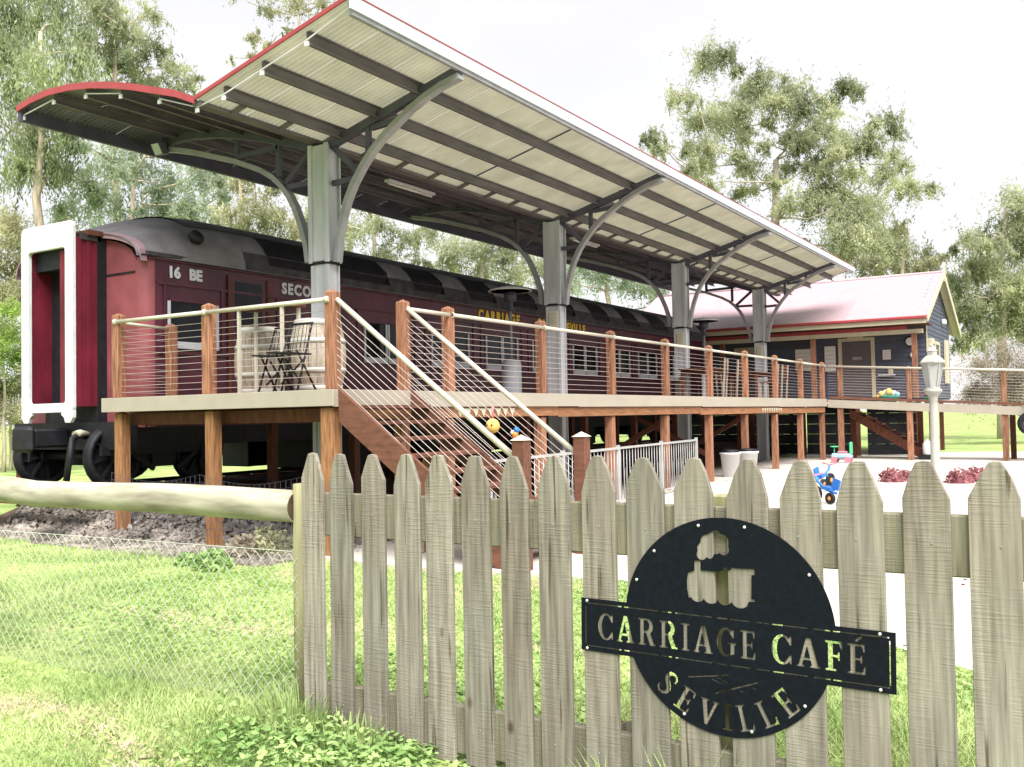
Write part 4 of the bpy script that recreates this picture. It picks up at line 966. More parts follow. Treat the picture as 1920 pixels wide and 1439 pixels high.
for i in range(n):
    a = 2*math.pi*i/n
    for j in range(8):
        t_ = 2*math.pi*j/8; r_ = .24+.08*math.cos(t_); b.v.append((5.28+r_*math.cos(a), RY-.25+.08*math.sin(t_), 1.02+r_*math.sin(a)))
for i in range(n):
    for j in range(8): b.f.append((i*8+j, i*8+(j+1)%8, ((i+1)%n)*8+(j+1)%8, ((i+1)%n)*8+j)); b.sm.append(True)
b.build('tread_ring', T['black'], ti); MB().tube([(5.28, RY-.25, 1.33), (5.1, RY-.05, 1.5)], .012, 5).build('rope', T['barrel'], ti)
# ================================================================== LAMP POST
lx, ly = 4.883, 7.268
lp = empty('lamp_post', (lx, ly, 0), 'white ornamental lamp post with glass lantern standing before the ramp', 'lamp post')
T['lampw'] = mat('aged_white_paint', (.33,.325,.30), var=.07, scale=6, rough=.5)
MB().lathe([(.13, 0), (.13, .1), (.08, .14), (.072, .5), (.064, .52), (.057, 1.50), (.052, 1.56), (.062, 1.58), (.058, 1.60), (.072, 1.65), (.105, 1.68), (.12, 1.70), (.125, 1.73), (.10, 1.745), (.08, 1.75)], (lx, ly, .01), 20).build('column', T['lampw'], lp)
LT = empty('lantern', (lx, ly, 1.76), None, None); LT.parent = lp; LT.location = (0, 0, 1.76)
zb0, zb1, rb, rt_ = 1.77, 2.12, .082, .148
gm = mat('frosted_glass', (.55,.57,.56), var=.05, rough=.2, transl=.4)
for k in range(6):
    a0, a1 = math.pi/3*k+.3, math.pi/3*(k+1)+.3
    f_ = [(lx+r_*math.cos(a), ly+r_*math.sin(a), z) for r_, z, a in ((rb-.008, zb0, a0), (rb-.008, zb0, a1), (rt_-.008, zb1, a1), (rt_-.008, zb1, a0))]
    MB().add(f_, [(0,1,2,3)]).build('pane', gm, LT)
    MB().beam((lx+rb*math.cos(a0), ly+rb*math.sin(a0), zb0), (lx+rt_*math.cos(a0), ly+rt_*math.sin(a0), zb1), .014, .014).build('glazing_bar', T['lampw'], LT)
MB().lathe([(.10, -.02), (.105, 0), (.09, .01)], (lx, ly, zb0), 6, smooth=False).build('base_ring', T['lampw'], LT)
MB().lathe([(.175, 0), (.185, .015), (.18, .03), (.11, .10), (.075, .12), (.075, .17), (.085, .18), (.05, .22), (.03, .24), (.035, .26), (.01, .285)], (lx, ly, zb1), 6, smooth=False).build('cap', T['lampw'], LT)
MB().lathe([(.02, 0), (.03, .1), (.012, .2)], (lx, ly, zb0), 8).build('bulb', T['plastic'], LT)
# ================================================================== PICKET GATE
GY = -4.15; GX = 3.51
gate = empty('picket_gate', (GX, GY, 0), 'weathered grey picket gate in the foreground', 'gate')
random.seed(11)
us_ = [.130,.318,.521,.724,.908,1.108,1.309,1.508,1.718,1.925,2.128,2.341,2.541,2.749,2.969,3.178,3.39,3.60]
for i, u in enumerate(us_):
    w = .138+random.uniform(-.003, .012)*(i > 2)+(.012 if i > 6 else 0); h = w/2; zt = 1.315-.005*u+random.uniform(-.004, .004)
    zbm = (-.005 if i == 0 else -.055-.004*u+random.uniform(-.01, .01)); x = GX+u; ln = random.uniform(-.006, .006)
    sh = .135+random.uniform(-.015, .015); tp = .020+random.uniform(0, .008); c = random.uniform(-.008, .008)
    poly = [(x-h+ln, zbm), (x+h+ln, zbm), (x+h, zt-sh), (x+h*.62+c, zt-.055), (x+tp+c, zt-.004), (x+c, zt), (x-tp+c, zt-.006), (x-h*.62+c, zt-.055), (x-h, zt-sh-random.uniform(-.01, .01))]
    o = MB().prism(poly, (0, GY, 0), (1,0,0), (0,0,1), (0,-1,0), .022).build('picket', T['picket'], gate, bevel=.0025, loc=(x, GY, .6))
    for zz in (1.02, .10):
        MB().lathe([(.004, 0), (.004, .002)], (x+random.uniform(-.02, .02), GY-.0225, zz), 6, ax=(0,-1,0)).build('nail', T['bracket'], o)
def halfrail(z0, z1, x1=7.35, name='rail'):
    return box(name, 'gaterail', gate, GX+.05, x1, GY+.001, GY+.045, z0, z1, bevel=.005)
halfrail(.905, 1.115); halfrail(-.03, .185)
MB().beam((GX+1.28, GY+.075, -.02), (GX+1.9, GY+.075, .2), .03, .1).build('brace', T['gaterail'], gate)
MB().tube([(3.505, GY+.09, -.2), (3.50, GY+.09, .5), (3.505, GY+.09, 1.15)], .072, 14).build('gate_post', T['gatepost'], label='short greenish round post at the left end of the gate', cat='fence post')
MB().box(5.685, 5.765, GY+.05, GY+.13, -.15, 1.155).build('stop_post', T['gatepost'], label='short square yellowish post behind the gate, seen through the engine cut-out', cat='fence post', bevel=.006)
# ================================================================== SIGN WITH CUT-OUT LETTERING
sign = empty('cafe_sign', (5.757, GY-.03, .665), 'black round metal sign with a cut-out train and words on the gate', 'sign')
TH = R(-.95); SC = Vector((5.757, GY-.026, .665))
SX_ = Vector((math.cos(TH), 0, math.sin(TH))); SZ_ = Vector((-math.sin(TH), 0, math.cos(TH)))
sp = []     # splines: lists of (x, z)
rr_, bx, bz0, bz1 = .412, .612, -.163, .050
out = []
a1 = math.asin(bz1/rr_); a0 = math.asin(bz0/rr_)
N_ = 60
for k in range(N_+1): a = a1+(math.pi-2*a1)*k/N_; out.append((rr_*math.cos(a), rr_*math.sin(a)))
out += [(-bx, bz1), (-bx, bz0)]
for k in range(N_+1): a = math.pi-a0+(math.pi+2*a0)*k/N_; out.append((rr_*math.cos(a), rr_*math.sin(a)))
out += [(bx, bz0), (bx, bz1)]
sp.append(out)
def stroke(pts, ws):
    n_ = len(pts); Lh, Rh = [], []
    for i, (x, y) in enumerate(pts):
        a = Vector(pts[max(i-1, 0)]); c = Vector(pts[min(i+1, n_-1)]); t_ = (c-a).normalized(); w = ws[i]/2
        Lh.append((x-t_.y*w, y+t_.x*w)); Rh.append((x+t_.y*w, y-t_.x*w))
    return Lh+Rh[::-1]
def arcpts(cx_, cy_, rx_, ry_, d0, d1, n_): return [(cx_+rx_*math.cos(R(d0+(d1-d0)*k/n_)), cy_+ry_*math.sin(R(d0+(d1-d0)*k/n_))) for k in range(n_+1)]
E_ = [(0,0),(.66,0),(.68,.28),(.62,.28),(.56,.08),(.30,.08),(.30,.46),(.46,.46),(.50,.36),(.55,.36),(.55,.64),(.50,.64),(.46,.54),(.30,.54),(.30,.92),(.54,.92),(.59,.74),(.65,.74),(.64,1),(0,1),(0,.94),(.12,.92),(.12,.08),(0,.06)]
F_ = [(0,0),(.42,0),(.42,.06),(.30,.08)]+E_[6:]
C_ = arcpts(.42,.5,.42,.52,52,308,18)+[(.70,.12),(.72,.02),(.78,.02),(.78,.34),(.72,.34)]+arcpts(.44,.5,.23,.44,300,60,14)+[(.72,.66),(.78,.66),(.78,.98),(.72,.98)]
G_ = arcpts(.42,.5,.42,.52,52,300,17)+[(.66,.06),(.80,.10),(.80,.42),(.88,.44),(.88,.50),(.50,.50),(.50,.44),(.62,.42),(.62,.12)]+arcpts(.44,.5,.23,.44,285,60,13)+[(.72,.66),(.78,.66),(.78,.98),(.72,.98)]
GL = {'I': (.42, [[(0,0),(.42,0),(.42,.06),(.30,.08),(.30,.92),(.42,.94),(.42,1),(0,1),(0,.94),(.12,.92),(.12,.08),(0,.06)]]),
 'L': (.68, [[(0,0),(.66,0),(.68,.28),(.62,.28),(.56,.08),(.30,.08),(.30,.92),(.42,.94),(.42,1),(0,1),(0,.94),(.12,.92),(.12,.08),(0,.06)]]),
 'E': (.68, [E_]), 'F': (.65, [F_]), 'É': (.68, [E_, [(.26,1.07),(.36,1.07),(.60,1.26),(.44,1.26)]]),
 'V': (.84, [[(0,1),(.38,1),(.38,.94),(.29,.92),(.46,.32),(.62,.92),(.54,.94),(.54,1),(.84,1),(.84,.94),(.76,.92),(.48,0),(.36,0),(.08,.92),(0,.94)]]),
 'A': (.90, [[(0,0),(.30,0),(.30,.06),(.22,.08),(.26,.24),(.54,.24),(.58,.08),(.50,.06),(.50,0),(.90,0),(.90,.06),(.82,.08),(.54,1),(.36,1),(.08,.08),(0,.06)], [(.29,.33),(.51,.33),(.40,.72)]]),
 'R': (.88, [[(0,0),(.42,0),(.42,.06),(.30,.08),(.30,.46),(.40,.46),(.60,.0),(.88,0),(.88,.06),(.80,.08),(.62,.46),(.74,.58),(.76,.74),(.70,.90),(.56,1),(0,1),(0,.94),(.12,.92),(.12,.08),(0,.06)], [(.30,.54),(.44,.55),(.55,.64),(.56,.80),(.46,.92),(.30,.92)]]),
 'C': (.80, [C_]), 'G': (.88, [G_]),
 'S': (.66, [stroke([(.60,.72),(.57,.86),(.46,.955),(.32,.965),(.18,.90),(.13,.77),(.19,.64),(.34,.53),(.48,.44),(.58,.32),(.57,.17),(.46,.06),(.30,.03),(.16,.10),(.09,.26)], [.06,.09,.10,.12,.16,.19,.20,.21,.21,.20,.16,.12,.10,.09,.06])])}
def put(ch, x, z, s, ang=0, sx=1):
    w, polys = GL[ch]
    for P_ in polys:
        sp.append([(x+(px_*s*sx)*math.cos(ang)-(py_*s)*math.sin(ang), z+(px_*s*sx)*math.sin(ang)+(py_*s)*math.cos(ang)) for px_, py_ in P_])
    return w*s*sx
def word(s_, x0, x1, z, h):
    tot = sum(GL[c][0] for c in s_); gap = .17; k = (x1-x0)/(h*(tot+gap*(len(s_)-1))); x = x0
    for c in s_: x += put(c, x, z, h, 0, k)+gap*h*k
word('CARRIAGE', -.537, .118, -.110, .106); word('CAFÉ', .178, .512, -.110, .106)
# dashed border
for zz in (bz1-.022, bz0+.018):
    for (x0_, x1_) in ((-.590,-.43),(-.42,-.27),(-.26,-.215),(-.20,-.05),(-.03,.01),(.02,.10),(.12,.17),(.18,.31),(.33,.39),(.40,.590)):
        sp.append([(x0_, zz), (x1_, zz), (x1_, zz+.005), (x0_, zz+.005)])
for xx in (-.594, .590): sp.append([(xx, -.135), (xx+.004, -.135), (xx+.004, .02), (xx, .02)])
# SEVILLE along the lower rim
wds = 'SEVILLE'; rad = .388; hh = .098
angs = [-134, -118.5, -102, -89, -77, -62.5, -47.5]
for c, a in zip(wds, angs):
    ar = R(a); w = GL[c][0]*hh*.92; cx_, cz_ = rad*math.cos(ar), rad*math.sin(ar); an = ar+math.pi/2
    put(c, cx_-w/2*math.cos(an), cz_-w/2*math.sin(an), hh, an, .92)
# rails symbol
for (xa, za, xb, zb_) in ((-.150,-.210,.015,-.180),(-.040,-.256,.125,-.192),(-.055,-.203,-.012,-.219),(-.030,-.196,.008,-.211),(.055,-.231,.072,-.238),(.100,-.213,.118,-.220)):
    d = Vector((xb-xa, zb_-za)).normalized(); n_ = Vector((-d.y, d.x))*.0028
    sp.append([(xa+n_.x, za+n_.y), (xb+n_.x, zb_+n_.y), (xb-n_.x, zb_-n_.y), (xa-n_.x, za-n_.y)])
# steam engine
eng = [(-.153,.108),(-.143,.108),(-.150,.15),(-.151,.19),(-.146,.225),(-.120,.236),(-.120,.282),(-.094,.282),(-.094,.240),(-.03,.240),(-.005,.248),(-.003,.262),(.008,.262),(.010,.252),(.024,.252),(.026,.264),(.040,.264),(.042,.262),(.118,.266),(.118,.240),(.106,.238),(.104,.136),(.118,.134),(.118,.124),(.095,.122),(.088,.108)]
for cx_, w in ((.06,.036),(.0,.030),(-.055,.030),(-.108,.028)):
    eng += [(cx_+w*math.cos(R(-20-140*k/6)), .125+w*math.sin(R(-20-140*k/6))) for k in range(7)]
sp.append([(x, .080+(z-.094)*.86) for x, z in eng])
sm = []
for cx_, cz_, r_, d0, d1 in ((-.075,.312,.026,150,300),(-.035,.315,.02,220,330),(.0,.338,.018,240,330),(.035,.345,.028,230,390),(.03,.385,.03,0,90),(-.005,.400,.032,30,130),(-.05,.380,.03,90,190),(-.08,.345,.018,120,210)):
    sm += [(cx_+r_*math.cos(R(d0+(d1-d0)*k/5)), cz_+r_*math.sin(R(d0+(d1-d0)*k/5))) for k in range(6)]
sp.append([(x*.80-.030, .256+(z-.30)*.80) for x, z in sm])
cu = bpy.data.curves.new('sign', 'CURVE'); cu.dimensions = '2D'; cu.fill_mode = 'BOTH'; cu.extrude = .0015
for P_ in sp:
    s_ = cu.splines.new('POLY'); s_.points.add(len(P_)-1); s_.use_cyclic_u = True
    for i, (x, z) in enumerate(P_): s_.points[i].co = (x, z, 0, 1)
tmp = bpy.data.objects.new('tmp', cu); COL.objects.link(tmp)
me = bpy.data.meshes.new_from_object(tmp.evaluated_get(bpy.context.evaluated_depsgraph_get())); bpy.data.objects.remove(tmp)
M4 = Matrix((SX_, SZ_, SX_.cross(SZ_))).transposed().to_4x4(); M4.translation = SC-Vector(sign.location)
me.transform(M4); me.materials.clear(); me.materials.append(T['signblk']); me.name = 'plate'
o = bpy.data.objects.new('plate', me); COL.objects.link(o); o.parent = sign
for a in (78, 105, 137, 35, 158-360, -40, -75, -100-15, 205):
    r_ = .39; x, z = r_*math.cos(R(a)), r_*math.sin(R(a))
    if bz0-.01 < z < bz1+.01: continue
    p_ = SC+SX_*x+SZ_*z; MB().lathe([(.0065, 0), (.0065, .003), (.003, .006)], p_+Vector((0,-.002,0)), 8, ax=(0,-1,0)).build('bolt', T['bolt'], sign)
for x, z in ((-.585, bz1-.010), (-.585, bz0+.010), (.560, bz1-.010), (.560, bz0+.010)):
    p_ = SC+SX_*x+SZ_*z; MB().lathe([(.0065, 0), (.0065, .003), (.003, .006)], p_+Vector((0,-.002,0)), 8, ax=(0,-1,0)).build('bolt', T['bolt'], sign)
# ================================================================== LOG RAIL AND CHAIN LINK
FY = -4.08
lf = empty('log_fence', (1, FY, 0), 'peeled round log rail with chain-link mesh below, left of the gate', 'fence')
random.seed(2); pth = []; rr2 = []
for k in range(25):
    x = -3.5+(3.46+3.5)*k/24; pth.append((x, FY+.006*math.sin(k*.9), 1.045-.002*x+.006*math.sin(k*.7)+(.02 if x < 1 else 0))); rr2.append(.084-.002*math.sin(k*.8))
MB().tube(pth, rr2, 20).build('log_rail', T['log'], lf)
MB().lathe([(.080, 0), (.078, .004)], (pth[-1][0]-.002, pth[-1][1], pth[-1][2]), 20, ax=(1,0,0)).build('end_grain', T['soil'], lf)
for x in (.2, -3.3): MB().tube([(x, FY+.14, -.2), (x, FY+.14, 1.0)], .07, 12).build('post', T['gatepost'], lf)
b = MB(); ph = .040; pz = .046; ztop = .80; k = 0
x = -3.6
while x < 3.52:
    pts_ = []; m_ = int(.92/pz)
    for j in range(m_+1):
        s = ((j+k) % 2); xx = x+(ph if s else 0)
        pts_.append((xx, FY-.05+(.0025 if s else -.0025), ztop-pz*j*.93-.0))
    b.tube(pts_, .00165, 3, caps=False, smooth=False); x += ph; k += 1
b.build('chain_link', T['mesh'], lf, kind='stuff')
MB().tube([(-3.6, FY-.05, .80), (0, FY-.05, .79), (3.46, FY-.05, .81)], .002, 4, caps=False).build('strand_wire', T['mesh'], lf)
# thin garden mesh fence round the deck end
gm_ = empty('garden_mesh', (-1, -.15, .5), 'low sagging dark wire mesh fence round the deck end posts', 'mesh fence')
b = MB()
def sag(t): return .86-.10*math.sin(math.pi*((t*2.2) % 1))
n_ = 44
for k in range(n_+1):
    x = -3.7+3.6*k/n_; h_ = sag(k/n_); b.tube([(x, -.06, .15), (x+.01, -.06, h_)], .0022, 3, caps=False, smooth=False)
for j in range(9):
    b.tube([(-3.7+3.6*k/n_, -.06, .15+(sag(k/n_)-.15)*j/8) for k in range(n_+1)], .0022, 3, caps=False, smooth=False)
b.build('wire_grid', T['steeldk'], gm_, kind='stuff')

lt = MB(); random.seed(9)
for k in range(420):
    x = random.uniform(-.2, 6.5); y = random.uniform(.4, 20)
    if random.random() < .5: x = random.uniform(-.3, .6)
    a = random.random()*6.28; s_ = random.uniform(.02, .045); c_ = Vector((x, y, .019)); u = Vector((math.cos(a), math.sin(a), random.uniform(-.1, .1)))*s_; v = Vector((-math.sin(a), math.cos(a), .05))*s_*.4
    lt.add([c_-u, c_+v, c_+u, c_-v], [(0,1,2,3)])
lt.build('leaf_litter', T['darkwood'], label='fallen brown leaves scattered over the pale paving', kind='stuff')
# ================================================================== TREES
LEAVES = 3.1
def leafmesh(name, centres, radii, per, size, seed, droop=.5, flat=.75):
    """leaf-sized quads gathered into sprays inside each clump"""
    rg = np.random.default_rng(seed); P = []
    for c, r in zip(centres, radii):
        n = int(LEAVES*per*(r**1.7)); nt_ = max(6, int(n/42))
        q = rg.normal(size=(nt_, 3)); q /= np.linalg.norm(q, axis=1)[:, None]+1e-6
        tw = q*(rg.random((nt_, 1))**.5)*r*np.array([1.05, 1.05, flat])*rg.uniform(.55, 1.25, (nt_, 1))
        wt = rg.lognormal(0, .7, nt_); idx = rg.choice(nt_, n, p=wt/wt.sum())
        ax = q*.8+rg.normal(size=(nt_, 3))*.5; ax[:, 2] -= .35+.5*droop; ax /= np.linalg.norm(ax, axis=1)[:, None]
        ln = rg.lognormal(-1.15, .45, nt_)*min(r, 1.3)*1.15
        off = ax[idx]*(rg.normal(size=n)*ln[idx])[:, None]+rg.normal(size=(n, 3))*.085*min(r, 1.2)
        off[:, 2] -= np.abs(rg.normal(size=n))*droop*.28*r
        P.append(tw[idx]+off+np.array(c))
    P = np.concatenate(P); n = len(P)
    a = rg.normal(size=(n, 3)); a[:, 2] -= 1.6*droop; a /= np.linalg.norm(a, axis=1)[:, None]
    d = np.cross(a, rg.normal(size=(n, 3))); d /= np.linalg.norm(d, axis=1)[:, None]+1e-6
    s = (size*.82*rg.uniform(.6, 1.4, n))[:, None]
    V = np.stack([P-a*s, P+d*s*.25, P+a*s, P-d*s*.25], 1).reshape(-1, 3)
    me = bpy.data.meshes.new(name); me.vertices.add(4*n); me.vertices.foreach_set('co', V.astype(np.float32).ravel())
    me.loops.add(4*n); me.loops.foreach_set('vertex_index', np.arange(4*n, dtype=np.int32))
    me.polygons.add(n); me.polygons.foreach_set('loop_start', np.arange(0, 4*n, 4, dtype=np.int32))
    me.update(calc_edges=True); me.validate(); return me
def tree(name, label, base, trunk_top, clumps, lmat, bmat='bark', per=420, size=.10, seed=1, droop=.6, r0=.3, cat='tree', group='gum trees around the cafe', limb=1.0):
    base = Vector(base); base.z = -.1
    t = empty(name, base, label, cat, group); rd = random.Random(seed)
    cs = [Vector(c) for c, r in clumps]; rs = [r for c, r in clumps]
    me = leafmesh('crown', [tuple(c-base) for c in cs], rs, per, size, seed, droop); me.materials.append(T[lmat])
    o = bpy.data.objects.new('crown', me); COL.objects.link(o); o.parent = t
    top = Vector(trunk_top); tr = MB(); n = 9; tp = []
    for k in range(n):
        f = k/(n-1); p = base.lerp(top, f); p += Vector((rd.uniform(-1,1), rd.uniform(-1,1), 0))*.12*math.sin(f*math.pi)*(top.z/8); tp.append(p)
    tr.tube(tp, [r0*(1-.72*k/(n-1)) for k in range(n)], 8); tr.build('trunk', T[bmat], t)
    nodes = [(tp[i], 0, None) for i in range(4, n)]; info = [(r0*(1-.72*i/(n-1))*.55) for i in range(4, n)]
    order = sorted(range(len(cs)), key=lambda i: min((cs[i]-p).length for p in tp[4:]))
    for i in order:
        c, r = cs[i], rs[i]
        best = min(range(len(nodes)), key=lambda k: (nodes[k][0]-c).length+.22*nodes[k][1]+(1.5 if nodes[k][0].z > c.z+.3 else 0))
        st_ = nodes[best][0]; ra = max(.035, info[best]*.80); L_ = (c-st_).length
        mid = st_.lerp(c, .5)+Vector((rd.uniform(-1,1), rd.uniform(-1,1), rd.uniform(-.6,.9)))*.13*L_
        q1 = st_.lerp(mid, .55)+Vector((rd.uniform(-1,1), rd.uniform(-1,1), rd.uniform(-.3,.5)))*.05*L_
        re_ = max(.018, ra*.55); b = MB(); b.tube([st_, q1, mid, mid.lerp(c, .55)+Vector((0,0,.05*L_)), c], [ra*limb, ra*.85*limb, ra*.72*limb, re_*1.1, re_], 6)
        nodes += [(mid, nodes[best][1]+L_*.5, None), (c, nodes[best][1]+L_, None)]; info += [ra*.72, re_]
        for _ in range(4):
            e = c+Vector((rd.uniform(-1,1), rd.uniform(-1,1), rd.uniform(-.5,1)))*r*.9; w_ = c.lerp(e, .45)+Vector((0,0,.08*r))
            b.tube([c, w_, e], [re_*.8, re_*.45, .006], 4, caps=False)
        b.build('limb', T[bmat], t)
    return t
def pc(lst, depth, jit=1.6, seed=1):
    rd = random.Random(seed); o = []
    for x, y, r in lst:
        d = depth+rd.uniform(-jit, jit); o.append((at(x, y, d), r*depth/FPX))
    return o
def gpt(px, depth): p = at(px, 790, depth); p.z = 0; return p
# the big spreading gum behind the canopy
crop = [(420,170,80),(500,150,40),(560,230,34),(260,350,46),(350,370,40),(660,290,80),(610,350,70),(480,470,95),(380,470,60),(560,420,60),(800,340,85),(880,420,80),(740,380,60),(1070,310,62),(1140,330,38),(1010,380,40),(1020,440,45),(1300,470,50),(1320,530,40),(1220,480,34),(1170,580,80),(1060,560,66),(1000,520,50),(1300,640,50),(1350,680,40),(1250,720,62),(1330,780,52),(1400,790,60),(1480,800,40),(420,600,70),(330,600,46),(170,540,40),(200,600,44),(130,560,30),(400,690,50),(590,560,36),(800,690,46),(860,560,66),(940,500,56),(1100,720,66),(1000,640,50),(930,860,84),(1000,800,64),(1180,880,80),(1120,940,80),(780,880,40),(640,800,30),(1060,1020,84),(1200,1020,80),(1300,1070,60),(800,560,44),(560,640,40),(900,700,40),(700,480,40)]
big = [(1160+x/2.526, 40+y/2.526, r/2.526*1.28) for x, y, r in crop]
rd_ = random.Random(8)
for _ in range(26):
    a_ = rd_.random()*6.28; q_ = rd_.random()**.5; big.append((1450+185*q_*math.cos(a_), 320+165*q_*math.sin(a_), rd_.uniform(16, 30)))
tree('gum_tree', 'tall spreading gum with open crown rising behind the canopy roof at right', gpt(1450, 42), at(1455, 300, 42), pc(big, 42, 2.4, 4), 'leaf1', 'bark2', per=860, size=.105, seed=5, r0=.42, limb=1.1)
L1 = [(40,40,58),(100,30,58),(60,110,60),(130,100,50),(20,170,50),(90,190,60),(60,260,60),(130,250,36),(40,310,42),(90,300,46),(10,90,44),(150,170,36),(-30,60,60),(-40,200,60),(0,-30,60),(80,-40,60)]
tree('weeping_gum', 'dense weeping gum at the far left edge above the carriage', gpt(78, 29), at(76, 60, 29), pc(L1, 29, 1.5, 2), 'leaf4', per=640, size=.11, seed=9, droop=1.5, r0=.22)
L2 = [(190,20,52),(230,60,44),(160,70,44),(280,30,30),(210,120,44),(255,110,36),(300,90,28),(330,130,34),(290,165,38),(345,165,30),(240,175,40),(366,150,16),(180,-20,50),(150,-40,50)]
L2 += [(rd_.uniform(170, 330), rd_.uniform(20, 190), rd_.uniform(16, 28)) for _ in range(10)]
tree('gum_tree', 'light green gum rising above the red canopy edge at left', gpt(215, 36), at(215, 90, 36), pc(L2, 36, 1.8, 3), 'leaf1', per=520, size=.11, seed=12, r0=.25)
L3 = [(200,300,54),(260,320,58),(320,345,52),(180,380,52),(240,400,56),(300,390,46),(370,330,44),(360,395,44),(150,330,44),(120,400,44),(250,260,40),(200,450,50),(280,450,50)]
L3 += [(rd_.uniform(110, 420), rd_.uniform(250, 460), rd_.uniform(18, 34)) for _ in range(16)]
tree('gum_tree', 'pale blue-green gum between the canopy tip and the carriage roof', gpt(250, 31), at(250, 340, 31), pc(L3, 31, 1.5, 5), 'leaf2', per=560, size=.10, seed=15, r0=.2)
L4 = [(400,300,44),(440,345,44),(470,310,38),(420,400,44),(480,390,44),(530,350,34),(520,410,40),(560,440,36),(460,440,44)]
tree('gum_tree', 'darker olive gum seen left of the first canopy column', gpt(450, 38), at(450, 340, 38), pc(L4, 38, 1.5, 6), 'leaf3', per=520, size=.11, seed=18, r0=.2)
L5 = [(500,20,24),(480,70,20),(560,12,30),(540,60,16),(600,8,22),(470,108,13),(430,112,9),(520,-30,40),(600,-50,50),(450,-20,22),(640,10,16),(505,85,14)]
tree('gum_tree', 'sparse high gum with thin brownish sprays above the canopy slope', gpt(560, 52), at(560, 30, 52), pc(L5, 52, 2, 7), 'leaf3', per=380, size=.12, seed=21, r0=.25)
L6 = [(600,400,36),(655,430,40),(710,420,36),(690,385,34),(760,450,36),(800,435,30),(640,470,36),(720,480,40),(780,490,30)]
tree('gum_tree', 'sparse gum seen between the first column and the carriage roof', gpt(705, 40), at(700, 380, 40), pc(L6, 40, 1.5, 8), 'leaf1', 'bark2', per=480, size=.11, seed=24, r0=.22)
L7 = [(850,460,40),(900,470,40),(950,480,36),(870,420,34),(930,440,30),(980,460,32),(900,510,40),(960,520,40),(1010,500,36),(840,500,36)]
tree('gum_tree', 'gum seen over the carriage roof left of the second column', gpt(900, 42), at(905, 400, 42), pc(L7, 42, 1.5, 9), 'leaf1', 'bark2', per=560, size=.11, seed=27, r0=.22)
L8 = [(1080,500,40),(1130,515,38),(1180,530,38),(1225,545,34),(1100,465,34),(1160,485,32),(1240,580,34),(1060,530,36)]
tree('gum_tree', 'gum seen over the carriage roof between the second and third columns', gpt(1140, 46), at(1140, 450, 46), pc(L8, 46, 1.5, 10), 'leaf2', per=560, size=.12, seed=30, r0=.22)
L9 = [(15,420,44),(60,450,40),(30,500,44),(10,560,36),(50,560,30),(-30,480,50),(90,470,36),(100,520,40),(0,620,50)]
L9 += [(rd_.uniform(-20, 120), rd_.uniform(370, 560), rd_.uniform(18, 34)) for _ in range(12)]
tree('gum_tree', 'thin grey-green gum behind the white gangway frame', gpt(40, 42), at(40, 420, 42), pc(L9, 42, 1.5, 11), 'leaf3', per=540, size=.12, seed=33, r0=.22)
L10 = [(1590,480,34),(1640,455,40),(1695,470,42),(1740,500,36),(1680,435,26),(1780,535,30),(1640,500,40),(1700,520,40),(1790,580,34)]
tree('gum_tree', 'yellow-green gum just behind the ridge of the hut roof', gpt(1690, 46), at(1690, 440, 46), pc(L10, 46, 2, 12), 'leaf3', per=700, size=.12, seed=36, r0=.25)
L11 = [(1910,375,40),(1885,420,36),(1915,460,42),(1850,455,24),(1900,530,40),(1862,560,36),(1815,570,30),(1835,620,34),(1900,600,42),(1790,470,14),(1830,500,16),(1940,420,50),(1950,520,60),(1880,490,26),(1820,640,36)]
L11 += [(rd_.uniform(1780, 1930), rd_.uniform(440, 640), rd_.uniform(18, 34)) for _ in range(16)]
tree('gum_tree', 'pale gum with loose sprays at the right edge of the view', gpt(1880, 44), at(1885, 380, 44), pc(L11, 44, 2, 13), 'leaf1', 'bark2', per=640, size=.12, seed=39, r0=.28)
def shrub(name, label, lst, depth, lmat, per, size, seed, group, cat='shrub'):
    t = tree(name, label, gpt(sum(a for a, b, c in lst)/len(lst), depth), at(sum(a for a, b, c in lst)/len(lst), lst[0][1]+10, depth), pc(lst, depth, .8, seed), lmat, per=per, size=size, seed=seed, droop=.2, r0=.07, cat=cat, group=group)
    return t
G_S = 'shrubs at the edge of the lawn'
shrub('bush', 'bright green bush left of the white gangway frame', [(8,630,44),(20,580,26),(-30,660,60),(30,670,34)], 30, 'leafbright', 1500, .07, 41, G_S)
shrub('bush', 'grey-green bush below the bright one at the left edge', [(10,730,44),(25,780,34),(-30,750,60),(40,720,26),(60,790,30)], 31, 'leaf3', 1500, .07, 42, G_S)
shrub('dry_bush', 'large dry brown thicket behind the ramp at right', [(1840,690,36),(1880,665,36),(1925,700,40),(1850,735,40),(1900,745,40),(1960,680,60),(1820,740,30),(1890,710,40),(1940,750,40)], 38, 'leafdry', 1500, .06, 43, G_S)
for k, (a, b_, d_, lm) in enumerate(((150,745,52,'leaf1'), (260,750,50,'leaf3'), (380,748,54,'leaf1'), (520,745,56,'leaf3'), (700,750,58,'leaf1'), (900,752,60,'leaf3'), (1100,755,62,'leaf1'), (1300,758,60,'leaf3'))):
    shrub('bush', ['first','second','third','fourth','fifth','sixth','seventh','eighth'][k]+' from the left of the bushes across the lawn behind the carriage', [(a,b_,40),(a-50,b_+10,34),(a+50,b_+8,34),(a-90,b_+14,30),(a+90,b_+14,30),(a,b_+20,40)], d_, lm, 700, .10, 50+k, 'bushes across the far lawn')
# red-brown stump post behind the carriage end
p_ = at(48, 830, 17.5); p_.z = 0
MB().tube([(p_.x, p_.y, -.1), (p_.x, p_.y, 1.45)], .16, 10).build('stump_post', mat('rusty_bark', (.12,.035,.02), var=.5, scale=6, rough=.9), label='reddish-brown post standing behind the gangway frame', cat='post')
